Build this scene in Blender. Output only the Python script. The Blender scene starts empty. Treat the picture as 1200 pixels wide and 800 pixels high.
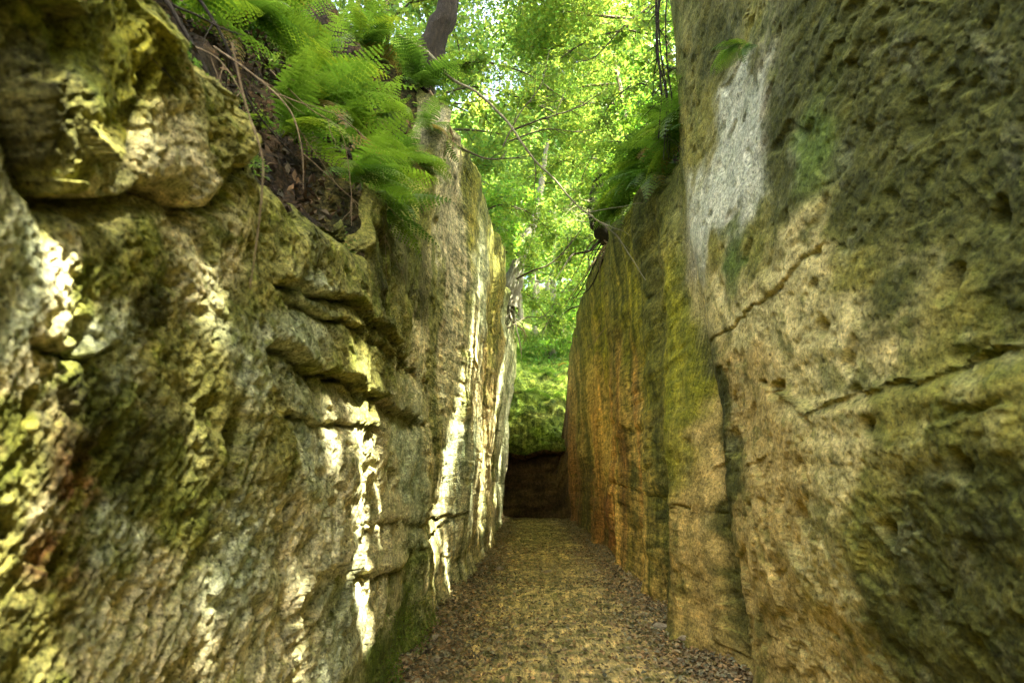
# a deep path cut between two walls of tuff, ferns and a wood above
# world coordinates (along the path, height) of the features of the two walls
BLOCK = [(0.85, 2.66), (1.0, 2.56), (1.12, 2.49), (1.22, 2.38), (1.29, 2.29), (1.38, 2.25), (1.5, 2.33), (1.68, 2.41), (1.95, 2.51), (2.15, 2.68), (2.3, 2.86)]
BLOCK_SPLIT = [(1.61, 2.75), (1.6, 2.65), (1.62, 2.58), (1.59, 2.43)]
CR_L1 = [(2.48, 2.41), (2.89, 2.5), (3.44, 2.59), (4.51, 2.64), (5.72, 2.69), (8.1, 2.75)]
CR_L2 = [(2.48, 2.13), (2.76, 2.16), (3.11, 2.15), (3.55, 2.16), (4.14, 2.13), (5.65, 2.21), (8.52, 2.24)]
CR_L3 = [(2.56, 2.35), (3.47, 2.48), (4.83, 2.55), (6.48, 2.65)]
CR_L4 = [(2.71, 1.89), (3.08, 1.89), (3.79, 1.92), (4.64, 1.98)]
CR_L5 = [(3.93, 1.07), (4.93, 0.91), (5.91, 0.85), (7.33, 0.89), (9.59, 1.01)]
CR_L6 = [(4.34, 1.31), (5.43, 1.28), (7.25, 1.15), (11.31, 1.07)]
CR_L7 = [(1.35, 1.91), (1.46, 1.91), (1.58, 1.92), (1.7, 1.99)]
CR_L8 = [(2.59, 2.93), (2.98, 2.98), (3.51, 2.98), (3.98, 3.05)]
PITS_L = [(2.37, 1.77, 0.07, 0.1), (3.64, 3.01, 0.12, 0.16), (1.65, 1.64, 0.05, 0.06), (1.72, 1.7, 0.05, 0.05), (1.53, 1.94, 0.04, 0.06), (1.41, 1.77, 0.03, 0.04), (2.35, 1.61, 0.03, 0.06), (5.5, 1.62, 0.12, 0.08), (7.74, 6.21, 0.5, 0.4), (15.99, 5.75, 1.2, 0.5), (1.64, 1.41, 0.03, 0.04), (2.91, 2.53, 0.08, 0.07), (4.29, 3.22, 0.12, 0.1)]
CR_R1 = [(2.09, 2.06), (2.2, 2.06), (2.42, 2.03), (2.68, 2.02), (3.0, 2.02), (3.31, 2.03), (3.67, 1.95), (3.86, 2.04), (4.2, 2.19), (4.56, 2.27)]
CR_R2 = [(2.14, 1.86), (2.26, 1.84), (2.43, 1.83), (2.58, 1.81)]
CR_R3 = [(3.3, 2.91), (3.69, 2.86), (4.25, 2.81), (4.77, 2.79), (5.67, 2.82), (6.48, 2.64)]
CR_R4 = [(4.4, 2.82), (4.3, 2.52), (4.2, 2.22), (3.91, 2.07)]
CR_R5 = [(4.02, 1.9), (3.98, 1.62), (3.88, 1.37)]
CR_R6 = [(16.51, 1.66), (10.25, 1.44), (7.46, 1.35), (5.62, 1.34)]
PANEL_R = [(4.51, 4.91), (4.24, 4.58), (3.92, 4.4), (4.04, 4.1), (4.23, 3.54), (4.51, 3.55), (4.78, 3.56), (5.27, 3.68), (5.53, 3.44), (5.87, 3.55), (6.26, 4.08), (6.25, 4.69), (5.6, 4.41), (5.18, 4.57), (5.14, 4.96)]
STREAK_L = [(6.47, 5.67), (7.13, 6.2), (8.48, 6.51), (9.15, 5.88), (9.89, 4.74), (9.29, 4.15), (8.21, 4.21), (7.27, 4.78), (6.86, 5.25)]
PITS_R = [(3.93, 1.39, 0.1, 0.08), (4.21, 2.18, 0.14, 0.06), (5.28, 1.89, 0.2, 0.12), (2.6, 3.16, 0.07, 0.12), (2.43, 1.65, 0.05, 0.06), (3.27, 2.04, 0.06, 0.04), (2.85, 2.89, 0.06, 0.06), (2.98, 1.84, 0.04, 0.05), (3.53, 2.45, 0.06, 0.06), (2.97, 1.39, 0.06, 0.07), (2.53, 2.39, 0.06, 0.08), (19.34, 0.7, 0.3, 0.2), (2.29, 2.58, 0.05, 0.07)]
SUNGAPS = [[(1.51, 2.91, 0.09), (1.58, 2.82, 0.09)], [(1.45, 2.47, 0.035), (1.78, 2.53, 0.05)], [(1.77, 2.42, 0.06), (1.99, 2.45, 0.1), (2.12, 2.31, 0.09), (2.21, 2.06, 0.08)], [(3.87, 2.15, 0.26), (4.13, 1.72, 0.26), (4.38, 1.18, 0.22), (4.63, 0.68, 0.16)], [(3.37, 2.01, 0.07), (3.63, 1.57, 0.06)], [(4.79, 1.9, 0.05), (4.99, 1.3, 0.05)], [(10.28, 4.35, 0.3), (10.19, 3.26, 0.42), (9.0, 1.98, 0.4), (8.27, 1.06, 0.35)], [(9.26, 0.88, 0.18), (9.53, 0.02, 0.16)], [(12.06, 6.14, 0.6), (20.19, 7.71, 1.0), (19.88, 5.92, 1.1), (17.39, 3.95, 1.0), (15.52, 2.46, 0.9), (13.56, 0.97, 0.7), (13.83, -0.03, 0.6)], [(25.15, 7.07, 1.2), (24.48, 3.6, 1.0), (19.54, 1.18, 0.9)], [(1.37, 1.9, 0.09), (1.45, 1.79, 0.08), (1.5, 1.71, 0.05)], [(1.33, 1.84, 0.03), (1.34, 1.77, 0.02)], [(2.06, 1.66, 0.04), (2.12, 1.55, 0.035)], [(1.63, 1.46, 0.06), (1.63, 1.32, 0.07), (1.72, 1.17, 0.06)], [(2.49, 1.33, 0.035), (2.45, 1.17, 0.03)], [(3.05, 1.12, 0.03), (3.7, 0.59, 0.03)], [(1.39, 2.32, 0.035), (1.43, 2.17, 0.035)], [(1.38, 1.97, 0.03), (1.33, 1.9, 0.03)], [(8.83, 6.85, 0.4), (9.57, 6.68, 0.3)], [(1.94, 2.0, 0.03), (2.03, 1.71, 0.03)], [(2.84, 0.87, 0.04), (2.91, 0.77, 0.04)]]
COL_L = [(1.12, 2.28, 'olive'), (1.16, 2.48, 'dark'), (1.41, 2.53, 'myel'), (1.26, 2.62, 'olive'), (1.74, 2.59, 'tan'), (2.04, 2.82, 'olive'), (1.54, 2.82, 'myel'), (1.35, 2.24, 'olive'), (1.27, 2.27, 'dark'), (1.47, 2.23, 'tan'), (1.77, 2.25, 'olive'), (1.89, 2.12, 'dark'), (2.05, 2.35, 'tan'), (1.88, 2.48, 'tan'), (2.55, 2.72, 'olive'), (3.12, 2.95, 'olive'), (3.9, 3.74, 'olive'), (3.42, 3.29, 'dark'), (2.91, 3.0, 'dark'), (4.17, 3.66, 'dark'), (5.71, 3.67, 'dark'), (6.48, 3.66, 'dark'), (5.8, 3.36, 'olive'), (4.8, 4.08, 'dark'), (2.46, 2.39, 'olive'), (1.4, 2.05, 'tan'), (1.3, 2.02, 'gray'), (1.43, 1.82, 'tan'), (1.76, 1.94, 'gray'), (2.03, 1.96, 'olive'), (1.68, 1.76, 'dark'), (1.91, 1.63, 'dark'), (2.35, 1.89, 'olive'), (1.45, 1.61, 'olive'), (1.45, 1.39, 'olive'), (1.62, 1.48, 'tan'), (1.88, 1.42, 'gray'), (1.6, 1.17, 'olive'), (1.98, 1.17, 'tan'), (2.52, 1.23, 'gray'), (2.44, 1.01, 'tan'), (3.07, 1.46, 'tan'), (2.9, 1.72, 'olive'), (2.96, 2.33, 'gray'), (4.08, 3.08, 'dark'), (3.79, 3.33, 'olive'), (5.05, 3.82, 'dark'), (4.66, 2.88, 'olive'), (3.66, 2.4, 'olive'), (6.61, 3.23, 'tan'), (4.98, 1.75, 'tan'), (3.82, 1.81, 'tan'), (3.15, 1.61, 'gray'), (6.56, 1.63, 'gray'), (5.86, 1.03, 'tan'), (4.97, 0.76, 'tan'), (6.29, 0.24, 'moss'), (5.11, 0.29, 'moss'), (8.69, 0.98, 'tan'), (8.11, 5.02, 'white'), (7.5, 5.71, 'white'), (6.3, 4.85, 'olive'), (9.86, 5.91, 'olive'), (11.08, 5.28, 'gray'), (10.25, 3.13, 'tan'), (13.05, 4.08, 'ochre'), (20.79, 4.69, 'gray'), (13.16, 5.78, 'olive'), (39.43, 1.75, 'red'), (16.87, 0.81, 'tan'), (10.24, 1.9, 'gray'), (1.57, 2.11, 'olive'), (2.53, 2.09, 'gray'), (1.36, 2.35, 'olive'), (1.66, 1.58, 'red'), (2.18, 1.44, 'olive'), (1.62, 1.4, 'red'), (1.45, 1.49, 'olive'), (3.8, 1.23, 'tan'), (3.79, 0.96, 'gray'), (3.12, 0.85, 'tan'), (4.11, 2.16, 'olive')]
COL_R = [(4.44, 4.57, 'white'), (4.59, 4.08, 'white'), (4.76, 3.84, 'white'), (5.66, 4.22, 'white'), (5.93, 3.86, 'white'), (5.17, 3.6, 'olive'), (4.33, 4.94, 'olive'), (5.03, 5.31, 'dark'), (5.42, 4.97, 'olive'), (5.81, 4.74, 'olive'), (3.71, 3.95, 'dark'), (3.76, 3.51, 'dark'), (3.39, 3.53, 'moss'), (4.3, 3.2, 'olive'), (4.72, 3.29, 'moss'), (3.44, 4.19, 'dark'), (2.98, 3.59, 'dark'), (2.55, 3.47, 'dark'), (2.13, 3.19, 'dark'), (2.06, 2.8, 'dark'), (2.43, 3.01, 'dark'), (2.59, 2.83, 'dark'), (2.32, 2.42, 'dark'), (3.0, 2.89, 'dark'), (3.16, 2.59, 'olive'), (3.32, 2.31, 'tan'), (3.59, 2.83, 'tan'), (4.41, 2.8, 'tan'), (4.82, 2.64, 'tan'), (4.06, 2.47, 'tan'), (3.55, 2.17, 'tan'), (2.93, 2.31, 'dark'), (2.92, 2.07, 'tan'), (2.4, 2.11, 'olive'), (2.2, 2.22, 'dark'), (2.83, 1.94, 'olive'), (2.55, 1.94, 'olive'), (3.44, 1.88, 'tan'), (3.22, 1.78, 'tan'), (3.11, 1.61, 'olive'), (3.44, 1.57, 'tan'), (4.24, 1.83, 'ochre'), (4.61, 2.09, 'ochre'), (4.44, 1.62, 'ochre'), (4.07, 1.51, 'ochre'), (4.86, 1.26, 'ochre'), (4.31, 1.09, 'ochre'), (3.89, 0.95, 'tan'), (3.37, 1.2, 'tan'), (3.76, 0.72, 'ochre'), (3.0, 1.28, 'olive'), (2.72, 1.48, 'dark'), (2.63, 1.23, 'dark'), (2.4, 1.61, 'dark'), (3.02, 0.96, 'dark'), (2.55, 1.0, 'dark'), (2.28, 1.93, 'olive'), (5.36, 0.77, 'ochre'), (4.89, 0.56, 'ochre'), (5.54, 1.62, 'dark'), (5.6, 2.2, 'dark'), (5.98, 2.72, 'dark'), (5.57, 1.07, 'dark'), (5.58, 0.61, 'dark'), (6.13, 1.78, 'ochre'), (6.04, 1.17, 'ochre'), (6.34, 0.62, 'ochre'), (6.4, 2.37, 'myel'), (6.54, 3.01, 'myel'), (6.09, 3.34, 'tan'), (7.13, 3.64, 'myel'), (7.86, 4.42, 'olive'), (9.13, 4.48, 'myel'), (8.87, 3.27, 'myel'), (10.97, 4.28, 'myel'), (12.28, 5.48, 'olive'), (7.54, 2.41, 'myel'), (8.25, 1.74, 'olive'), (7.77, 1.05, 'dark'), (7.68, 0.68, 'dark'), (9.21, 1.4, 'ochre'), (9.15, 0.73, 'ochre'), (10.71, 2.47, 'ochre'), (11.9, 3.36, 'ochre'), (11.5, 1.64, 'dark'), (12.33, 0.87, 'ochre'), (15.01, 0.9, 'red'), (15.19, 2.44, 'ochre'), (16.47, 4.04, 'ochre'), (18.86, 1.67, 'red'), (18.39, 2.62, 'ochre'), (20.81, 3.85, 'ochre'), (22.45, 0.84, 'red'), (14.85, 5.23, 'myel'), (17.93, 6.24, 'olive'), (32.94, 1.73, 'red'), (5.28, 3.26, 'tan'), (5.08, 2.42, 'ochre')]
EXPOSURE = 3.8
SUN_POWER = 5.0
OVER_LEAVES = 52000
import bpy, math, random
import numpy as np
random.seed(7)
SC = bpy.context.scene
COL = SC.collection
R3 = math.radians
EYE = 1.6

# ------------------------------------------------------------------ noise
def _hash(ix, iy, iz, seed):
    h = (ix.astype(np.uint32) * np.uint32(374761393) + iy.astype(np.uint32) * np.uint32(668265263)
         + iz.astype(np.uint32) * np.uint32(2147483647) + np.uint32((seed * 974711 + 12345) & 0xffffffff))
    h = (h ^ (h >> np.uint32(13))) * np.uint32(1274126177)
    h = h ^ (h >> np.uint32(16))
    return (h & np.uint32(0xffffff)).astype(np.float32) / np.float32(8388607.5) - np.float32(1.0)

def noise(x, y, seed=0, z=None):
    """smooth value noise in -1..1 (two or three dimensions)"""
    x = np.asarray(x, np.float32); y = np.asarray(y, np.float32)
    # turn the lattice so that it never shows as a grid
    x, y = x * np.float32(.829) - y * np.float32(.559) + np.float32(seed * 7.13), x * np.float32(.559) + y * np.float32(.829) + np.float32(seed * 3.7)
    xi = np.floor(x); yi = np.floor(y); fx = x - xi; fy = y - yi
    fx = fx * fx * fx * (fx * (fx * 6 - 15) + 10); fy = fy * fy * fy * (fy * (fy * 6 - 15) + 10)
    xi = xi.astype(np.int64); yi = yi.astype(np.int64); o = np.zeros_like(xi)
    a = _hash(xi, yi, o, seed); b = _hash(xi + 1, yi, o, seed)
    c = _hash(xi, yi + 1, o, seed); d = _hash(xi + 1, yi + 1, o, seed)
    return (a + (b - a) * fx) * (1 - fy) + (c + (d - c) * fx) * fy

def fbm(x, y, seed=0, octaves=4, gain=.5):
    s = 0; a = 1.; n = 0.
    for k in range(octaves):
        s = s + a * noise(x * (2.03 ** k), y * (2.03 ** k), seed + 17 * k); n += a; a *= gain
    return s / n

def sm(a, b, x):
    t = np.clip((x - a) / (b - a), 0, 1)
    return t * t * (3 - 2 * t)

# ------------------------------------------------------------------ scene objects
def tag(o, label=None, cat=None, group=None, kind=None):
    if label: o['label'] = label
    if cat: o['category'] = cat
    if group: o['group'] = group
    if kind: o['kind'] = kind
    return o

def empty(name, loc=(0, 0, 0), rot=(0, 0, 0)):
    o = bpy.data.objects.new(name, None); COL.objects.link(o)
    o.location = loc; o.rotation_euler = rot; o.empty_display_size = .1
    return o

def link(name, me, parent=None, loc=None, rot=None, scale=None):
    o = bpy.data.objects.new(name, me); COL.objects.link(o)
    if parent: o.parent = parent
    if loc is not None: o.location = loc
    if rot is not None: o.rotation_euler = rot
    if scale is not None: o.scale = scale
    return o

def mesh(name, V, F, mat, cols=None, smooth=True):
    """numpy mesh; F is an (n,3) or (n,4) array, or a list of such arrays"""
    V = np.ascontiguousarray(V, np.float32)
    Fs = [np.asarray(f, np.int32) for f in (F if isinstance(F, list) else [F]) if len(f)]
    me = bpy.data.meshes.new(name)
    me.vertices.add(len(V)); me.vertices.foreach_set('co', V.ravel())
    nl = sum(f.size for f in Fs); npoly = sum(len(f) for f in Fs)
    me.loops.add(nl); me.polygons.add(npoly)
    me.loops.foreach_set('vertex_index', np.concatenate([f.ravel() for f in Fs]))
    tot = np.concatenate([np.full(len(f), f.shape[1], np.int32) for f in Fs])
    st = np.concatenate([[0], np.cumsum(tot)[:-1]]).astype(np.int32)
    me.polygons.foreach_set('loop_start', st); me.polygons.foreach_set('loop_total', tot)
    me.polygons.foreach_set('use_smooth', np.full(npoly, smooth))
    if cols is not None:
        a = me.attributes.new('tint', 'FLOAT_COLOR', 'POINT')
        c = np.ones((len(V), 4), np.float32); c[:, :np.shape(cols)[-1]] = cols
        a.data.foreach_set('color', c.ravel())
    me.update(calc_edges=True); me.validate()
    if mat: me.materials.append(mat)
    return me

class Tubes:
    """many tapered round tubes collected into one mesh"""
    def __init__(s): s.V = []; s.F = []; s.n = 0
    def add(s, pts, rad, k=7, rough=0., seed=0):
        P = np.asarray(pts, np.float64); n = len(P)
        r = np.asarray(rad if np.ndim(rad) else [rad] * n, np.float64)
        T = np.gradient(P, axis=0); T /= np.linalg.norm(T, axis=1, keepdims=True) + 1e-9
        up = np.array([0.31, .87, .39]); up = up / np.linalg.norm(up)
        if abs(T[0] @ up) > .9: up = np.array([.9, .1, -.4])
        A = np.cross(T, up); A /= np.linalg.norm(A, axis=1, keepdims=True) + 1e-9
        B = np.cross(T, A)
        an = np.linspace(0, 2 * math.pi, k, endpoint=False)
        rr = r[:, None] * np.ones(k)
        if rough:
            g = np.random.RandomState(seed); rr = rr * (1 + rough * g.uniform(-1, 1, (n, k)))
        V = P[:, None] + (np.cos(an)[None, :, None] * A[:, None] + np.sin(an)[None, :, None] * B[:, None]) * rr[:, :, None]
        i = np.arange(n - 1)[:, None] * k; j = np.arange(k)[None]; jn = (j + 1) % k
        F = np.stack([i + j, i + jn, i + k + jn, i + k + j], -1).reshape(-1, 4) + s.n
        s.V.append(V.reshape(-1, 3)); s.F.append(F); s.n += n * k
    def mesh(s, name, mat): return mesh(name, np.concatenate(s.V), np.concatenate(s.F), mat)

def curve_pts(ctrl, n):
    """Catmull-Rom through the control points"""
    c = np.asarray(ctrl, float); c = np.vstack([2 * c[0] - c[1], c, 2 * c[-1] - c[-2]])
    out = []
    m = len(c) - 3
    for t in np.linspace(0, m - 1e-6, n):
        i = int(t); f = t - i
        a, b, d, e = c[i:i + 4]
        out.append(.5 * (2 * b + (d - a) * f + (2 * a - 5 * b + 4 * d - e) * f * f + (3 * b - a - 3 * d + e) * f ** 3))
    return np.array(out)

# ------------------------------------------------------------------ materials
def new_mat(name):
    m = bpy.data.materials.new(name); m.use_nodes = True
    nt = m.node_tree; nt.nodes.clear()
    out = nt.nodes.new('ShaderNodeOutputMaterial')
    return m, nt, nt.nodes, nt.links, out

def nd(N, kind, **kw):
    n = N.new(kind)
    for k, v in kw.items():
        if hasattr(n, k): setattr(n, k, v)
        else: n.inputs[k].default_value = v
    return n

def ramp(N, L, src, stops):
    r = N.new('ShaderNodeValToRGB'); e = r.color_ramp.elements
    while len(e) > 1: e.remove(e[-1])
    e[0].position = stops[0][0]; e[0].color = tuple(stops[0][1]) + (1,)
    for p, c in stops[1:]:
        q = e.new(p); q.color = tuple(c) + (1,)
    L.new(src, r.inputs[0]); return r.outputs[0]

def mul(N, L, a, b, f=1.):
    m = N.new('ShaderNodeMix'); m.data_type = 'RGBA'; m.blend_type = 'MULTIPLY'; m.inputs[0].default_value = f
    L.new(a, m.inputs[6]); L.new(b, m.inputs[7]); return m.outputs[2]

def mix(N, L, fac, a, b):
    m = N.new('ShaderNodeMix'); m.data_type = 'RGBA'
    L.new(fac, m.inputs[0])
    for s, i in ((a, 6), (b, 7)):
        if isinstance(s, tuple): m.inputs[i].default_value = s + (1,)
        else: L.new(s, m.inputs[i])
    return m.outputs[2]

def g3(v): return (v, v, v)

def rock_material(name, fine, coarse, bump, grit=1.):
    """weathered tuff: the tint attribute holds where moss, lichen and bare stone are; noise breaks it up down to the grain"""
    m, nt, N, L, out = new_mat(name)
    tc = nd(N, 'ShaderNodeTexCoord'); at = nd(N, 'ShaderNodeAttribute', attribute_name='tint')
    n1 = nd(N, 'ShaderNodeTexNoise', Scale=coarse, Detail=6., Roughness=.62)
    n2 = nd(N, 'ShaderNodeTexNoise', Scale=fine, Detail=5., Roughness=.68)
    n3 = nd(N, 'ShaderNodeTexNoise', Scale=fine * 2.7, Detail=3., Roughness=.6)
    v1 = nd(N, 'ShaderNodeTexVoronoi', Scale=fine * .55)
    for n in (n1, n2, n3, v1): L.new(tc.outputs['Object'], n.inputs['Vector'])
    mb = nd(N, 'ShaderNodeMapping'); mb.inputs['Scale'].default_value = (1, .16, 1); L.new(tc.outputs['Object'], mb.inputs[0])
    f1 = nd(N, 'ShaderNodeTexNoise', Scale=coarse * 1.6, Detail=6., Roughness=.68); f2 = nd(N, 'ShaderNodeTexNoise', Scale=fine * .6, Detail=5., Roughness=.7)
    for n in (f1, f2): L.new(mb.outputs[0], n.inputs['Vector'])
    pit_shade = nd(N, 'ShaderNodeTexVoronoi', Scale=fine * .9); pit_shade.inputs['Randomness'].default_value = 1.
    mp2 = nd(N, 'ShaderNodeMapping'); mp2.inputs['Scale'].default_value = (1, .55, .8); mp2.inputs['Rotation'].default_value = (.9, 0, 0); L.new(tc.outputs['Object'], mp2.inputs[0]); L.new(mp2.outputs[0], pit_shade.inputs['Vector'])
    c = at.outputs['Color']
    c = mul(N, L, c, ramp(N, L, n1.outputs[0], [(.3, (.55, .60, .50)), (.5, (1, 1, .96)), (.7, (1.45, 1.36, 1.3))]), grit)
    c = mul(N, L, c, ramp(N, L, n2.outputs[0], [(.33, (.16, .17, .14)), (.44, g3(.85)), (.58, (1.3, 1.26, 1.2)), (.72, (1.95, 1.85, 1.75))]), grit)  # the dark end paints crevice shade into the colour
    c = mul(N, L, c, ramp(N, L, pit_shade.outputs['Distance'], [(.10, (.22, .21, .17)), (.22, g3(1.))]), .8 * grit)  # shade of small pits, painted in as dark spots without relief
    n4 = nd(N, 'ShaderNodeTexNoise', Scale=fine * .4, Detail=4., Roughness=.6); L.new(tc.outputs['Object'], n4.inputs['Vector'])
    c = mul(N, L, c, ramp(N, L, n4.outputs[0], [(.34, (.6, .62, .58)), (.5, g3(1.)), (.66, (1.35, 1.32, 1.25))]), .8 * grit)
    # run-off streaks, where the attribute's alpha asks for them
    mp = nd(N, 'ShaderNodeMapping'); mp.inputs['Scale'].default_value = (1, 1, .09); L.new(tc.outputs['Object'], mp.inputs[0])
    n5 = nd(N, 'ShaderNodeTexNoise', Scale=4.5, Detail=3., Roughness=.55); L.new(mp.outputs[0], n5.inputs['Vector'])
    sk = N.new('ShaderNodeMix'); sk.data_type = 'RGBA'; sk.blend_type = 'MULTIPLY'
    L.new(at.outputs['Alpha'], sk.inputs[0]); L.new(c, sk.inputs[6]); L.new(ramp(N, L, n5.outputs[0], [(.34, (.40, .46, .30)), (.48, (.95, .95, .9)), (.58, (1.3, 1.2, 1.05)), (.7, (1.7, 1.6, 1.5))]), sk.inputs[7]); c = sk.outputs[2]
    for q, st in ((f1, [(.36, (.42, .46, .36)), (.5, g3(1.)), (.64, (1.5, 1.42, 1.3))]), (f2, [(.36, (.35, .37, .31)), (.5, g3(1.)), (.64, (1.6, 1.5, 1.4))])):
        sk = N.new('ShaderNodeMix'); sk.data_type = 'RGBA'; sk.blend_type = 'MULTIPLY'
        L.new(at.outputs['Alpha'], sk.inputs[0]); L.new(c, sk.inputs[6]); L.new(ramp(N, L, q.outputs[0], st), sk.inputs[7]); c = sk.outputs[2]
    c = mul(N, L, c, ramp(N, L, n3.outputs[0], [(.34, (.5, .5, .48)), (.5, g3(1.)), (.68, (1.4, 1.38, 1.35))]), .8 * grit)
    b = nd(N, 'ShaderNodeBsdfPrincipled', Roughness=.93); b.inputs['Specular IOR Level'].default_value = .18
    L.new(c, b.inputs['Base Color'])
    mm = nd(N, 'ShaderNodeMath', operation='ADD'); m2 = nd(N, 'ShaderNodeMath', operation='MULTIPLY_ADD')
    L.new(n2.outputs[0], mm.inputs[0]); L.new(v1.outputs['Distance'], mm.inputs[1])
    L.new(n1.outputs[0], m2.inputs[0]); m2.inputs[1].default_value = 2.2; L.new(mm.outputs[0], m2.inputs[2])
    bp = nd(N, 'ShaderNodeBump', Strength=bump, Distance=.012); L.new(m2.outputs[0], bp.inputs['Height'])
    bp2 = nd(N, 'ShaderNodeBump', Strength=bump * .8, Distance=.004); L.new(n3.outputs[0], bp2.inputs['Height']); L.new(bp.outputs[0], bp2.inputs['Normal'])
    L.new(bp2.outputs[0], b.inputs['Normal']); L.new(b.outputs[0], out.inputs[0])
    return m

def leaf_material(name, base=(.07, .11, .018), trans=(.26, .40, .035), amount=.5, rough=.5, spec=.3):
    m, nt, N, L, out = new_mat(name)
    at = nd(N, 'ShaderNodeAttribute', attribute_name='tint')
    b = nd(N, 'ShaderNodeBsdfPrincipled', Roughness=rough); b.inputs['Specular IOR Level'].default_value = spec
    t = nd(N, 'ShaderNodeBsdfTranslucent')
    cb = nd(N, 'ShaderNodeRGB'); cb.outputs[0].default_value = base + (1,)
    ct = nd(N, 'ShaderNodeRGB'); ct.outputs[0].default_value = trans + (1,)
    L.new(mul(N, L, cb.outputs[0], at.outputs['Color']), b.inputs['Base Color'])
    L.new(mul(N, L, ct.outputs[0], at.outputs['Color']), t.inputs['Color'])
    ms = nd(N, 'ShaderNodeMixShader'); ms.inputs[0].default_value = amount
    L.new(b.outputs[0], ms.inputs[1]); L.new(t.outputs[0], ms.inputs[2]); L.new(ms.outputs[0], out.inputs[0])
    return m

def plain_material(name, stops, scale, bump=.5, rough=.9, stretch=(1, 1, 1), use_tint=False, dist=.01):
    m, nt, N, L, out = new_mat(name)
    tc = nd(N, 'ShaderNodeTexCoord'); mp = nd(N, 'ShaderNodeMapping'); mp.inputs['Scale'].default_value = stretch
    L.new(tc.outputs['Object'], mp.inputs[0])
    n = nd(N, 'ShaderNodeTexNoise', Scale=scale, Detail=7., Roughness=.65); L.new(mp.outputs[0], n.inputs['Vector'])
    c = ramp(N, L, n.outputs[0], stops)
    if use_tint:
        at = nd(N, 'ShaderNodeAttribute', attribute_name='tint'); c = mul(N, L, c, at.outputs['Color'])
    b = nd(N, 'ShaderNodeBsdfPrincipled', Roughness=rough); b.inputs['Specular IOR Level'].default_value = .2
    L.new(c, b.inputs['Base Color'])
    bp = nd(N, 'ShaderNodeBump', Strength=bump, Distance=dist); L.new(n.outputs[0], bp.inputs['Height'])
    L.new(bp.outputs[0], b.inputs['Normal']); L.new(b.outputs[0], out.inputs[0])
    return m

M_ROCK = rock_material('mossy_tuff', 55., 9., .9)
M_ROCK_R = rock_material('damp_tuff', 42., 7., .7, .75)
M_SOIL = rock_material('bank_soil', 40., 6., 1.)
M_PATH = rock_material('trodden_earth', 80., 5., .5, .38)
M_LITTER = plain_material('dead_leaf', [(.3, g3(.6)), (.7, g3(1.2))], 60., .3, .85, use_tint=True)
M_STONE = plain_material('path_stone', [(.3, (.14, .11, .06)), (.55, (.30, .25, .14)), (.75, (.38, .34, .22))], 22., .8)
M_BARK = plain_material('bark', [(.3, (.045, .035, .02)), (.55, (.12, .10, .055)), (.75, (.20, .18, .10))], 9., .9, stretch=(3, 3, .6), dist=.03)
M_BARK_DARK = plain_material('dark_bark', [(.3, (.012, .010, .006)), (.6, (.032, .026, .013)), (.78, (.065, .054, .026))], 14., 1., stretch=(2, 2, .8), dist=.03)
M_ROOT = plain_material('root_bark', [(.3, (.08, .055, .025)), (.6, (.20, .15, .075)), (.8, (.34, .28, .16))], 40., .6)
M_TWIG = plain_material('twig_bark', [(.3, (.03, .026, .014)), (.6, (.09, .08, .04)), (.8, (.16, .14, .08))], 30., .5)
M_VINE = plain_material('vine_bark', [(.3, (.11, .10, .05)), (.6, (.22, .20, .11)), (.8, (.34, .31, .2))], 30., .5)
M_LEAF = leaf_material('green_leaf', (.06, .11, .018), (.20, .38, .035))
M_BARK_PALE = plain_material('pale_bark', [(.3, (.12, .11, .065)), (.55, (.24, .23, .15)), (.75, (.36, .35, .25))], 9., .7, stretch=(3, 3, .6), dist=.03)
M_LEAF_BRIGHT = leaf_material('young_leaf', (.085, .15, .022), (.32, .47, .06), .52)
M_FERN = leaf_material('fern_leaf', (.045, .10, .014), (.13, .28, .022), .42)

# ------------------------------------------------------------------ the two cut walls
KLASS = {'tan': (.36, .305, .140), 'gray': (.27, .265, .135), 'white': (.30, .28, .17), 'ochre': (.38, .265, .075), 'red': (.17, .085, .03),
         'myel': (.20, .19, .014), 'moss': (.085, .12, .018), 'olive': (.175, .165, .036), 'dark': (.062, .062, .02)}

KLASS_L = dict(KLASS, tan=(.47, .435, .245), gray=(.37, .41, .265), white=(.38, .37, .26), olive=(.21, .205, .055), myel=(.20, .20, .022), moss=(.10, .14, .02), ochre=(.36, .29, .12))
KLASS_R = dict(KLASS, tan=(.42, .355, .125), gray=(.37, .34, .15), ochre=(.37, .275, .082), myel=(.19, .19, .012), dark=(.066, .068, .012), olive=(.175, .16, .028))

def facets(x, y, seed, tilt=1.):
    """broken rock: every cell is a flat plane with its own height and tilt"""
    xi = np.floor(x).astype(np.int64); yi = np.floor(y).astype(np.int64)
    best = np.full(x.shape, 9e9, np.float32); out = np.zeros(x.shape, np.float32)
    z0 = np.zeros_like(xi)
    for i in (-1, 0, 1):
        for j in (-1, 0, 1):
            cx, cy_ = xi + i, yi + j
            px = cx + .5 + .48 * _hash(cx, cy_, z0, seed); py = cy_ + .5 + .48 * _hash(cx, cy_, z0, seed + 1)
            dx, dy = x - px, y - py; q = dx * dx + dy * dy; m = q < best
            h = _hash(cx, cy_, z0, seed + 2) + tilt * (dx * _hash(cx, cy_, z0, seed + 3) + dy * _hash(cx, cy_, z0, seed + 4))
            best = np.where(m, q, best); out = np.where(m, h, out)
    return out.astype(np.float32)

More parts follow.
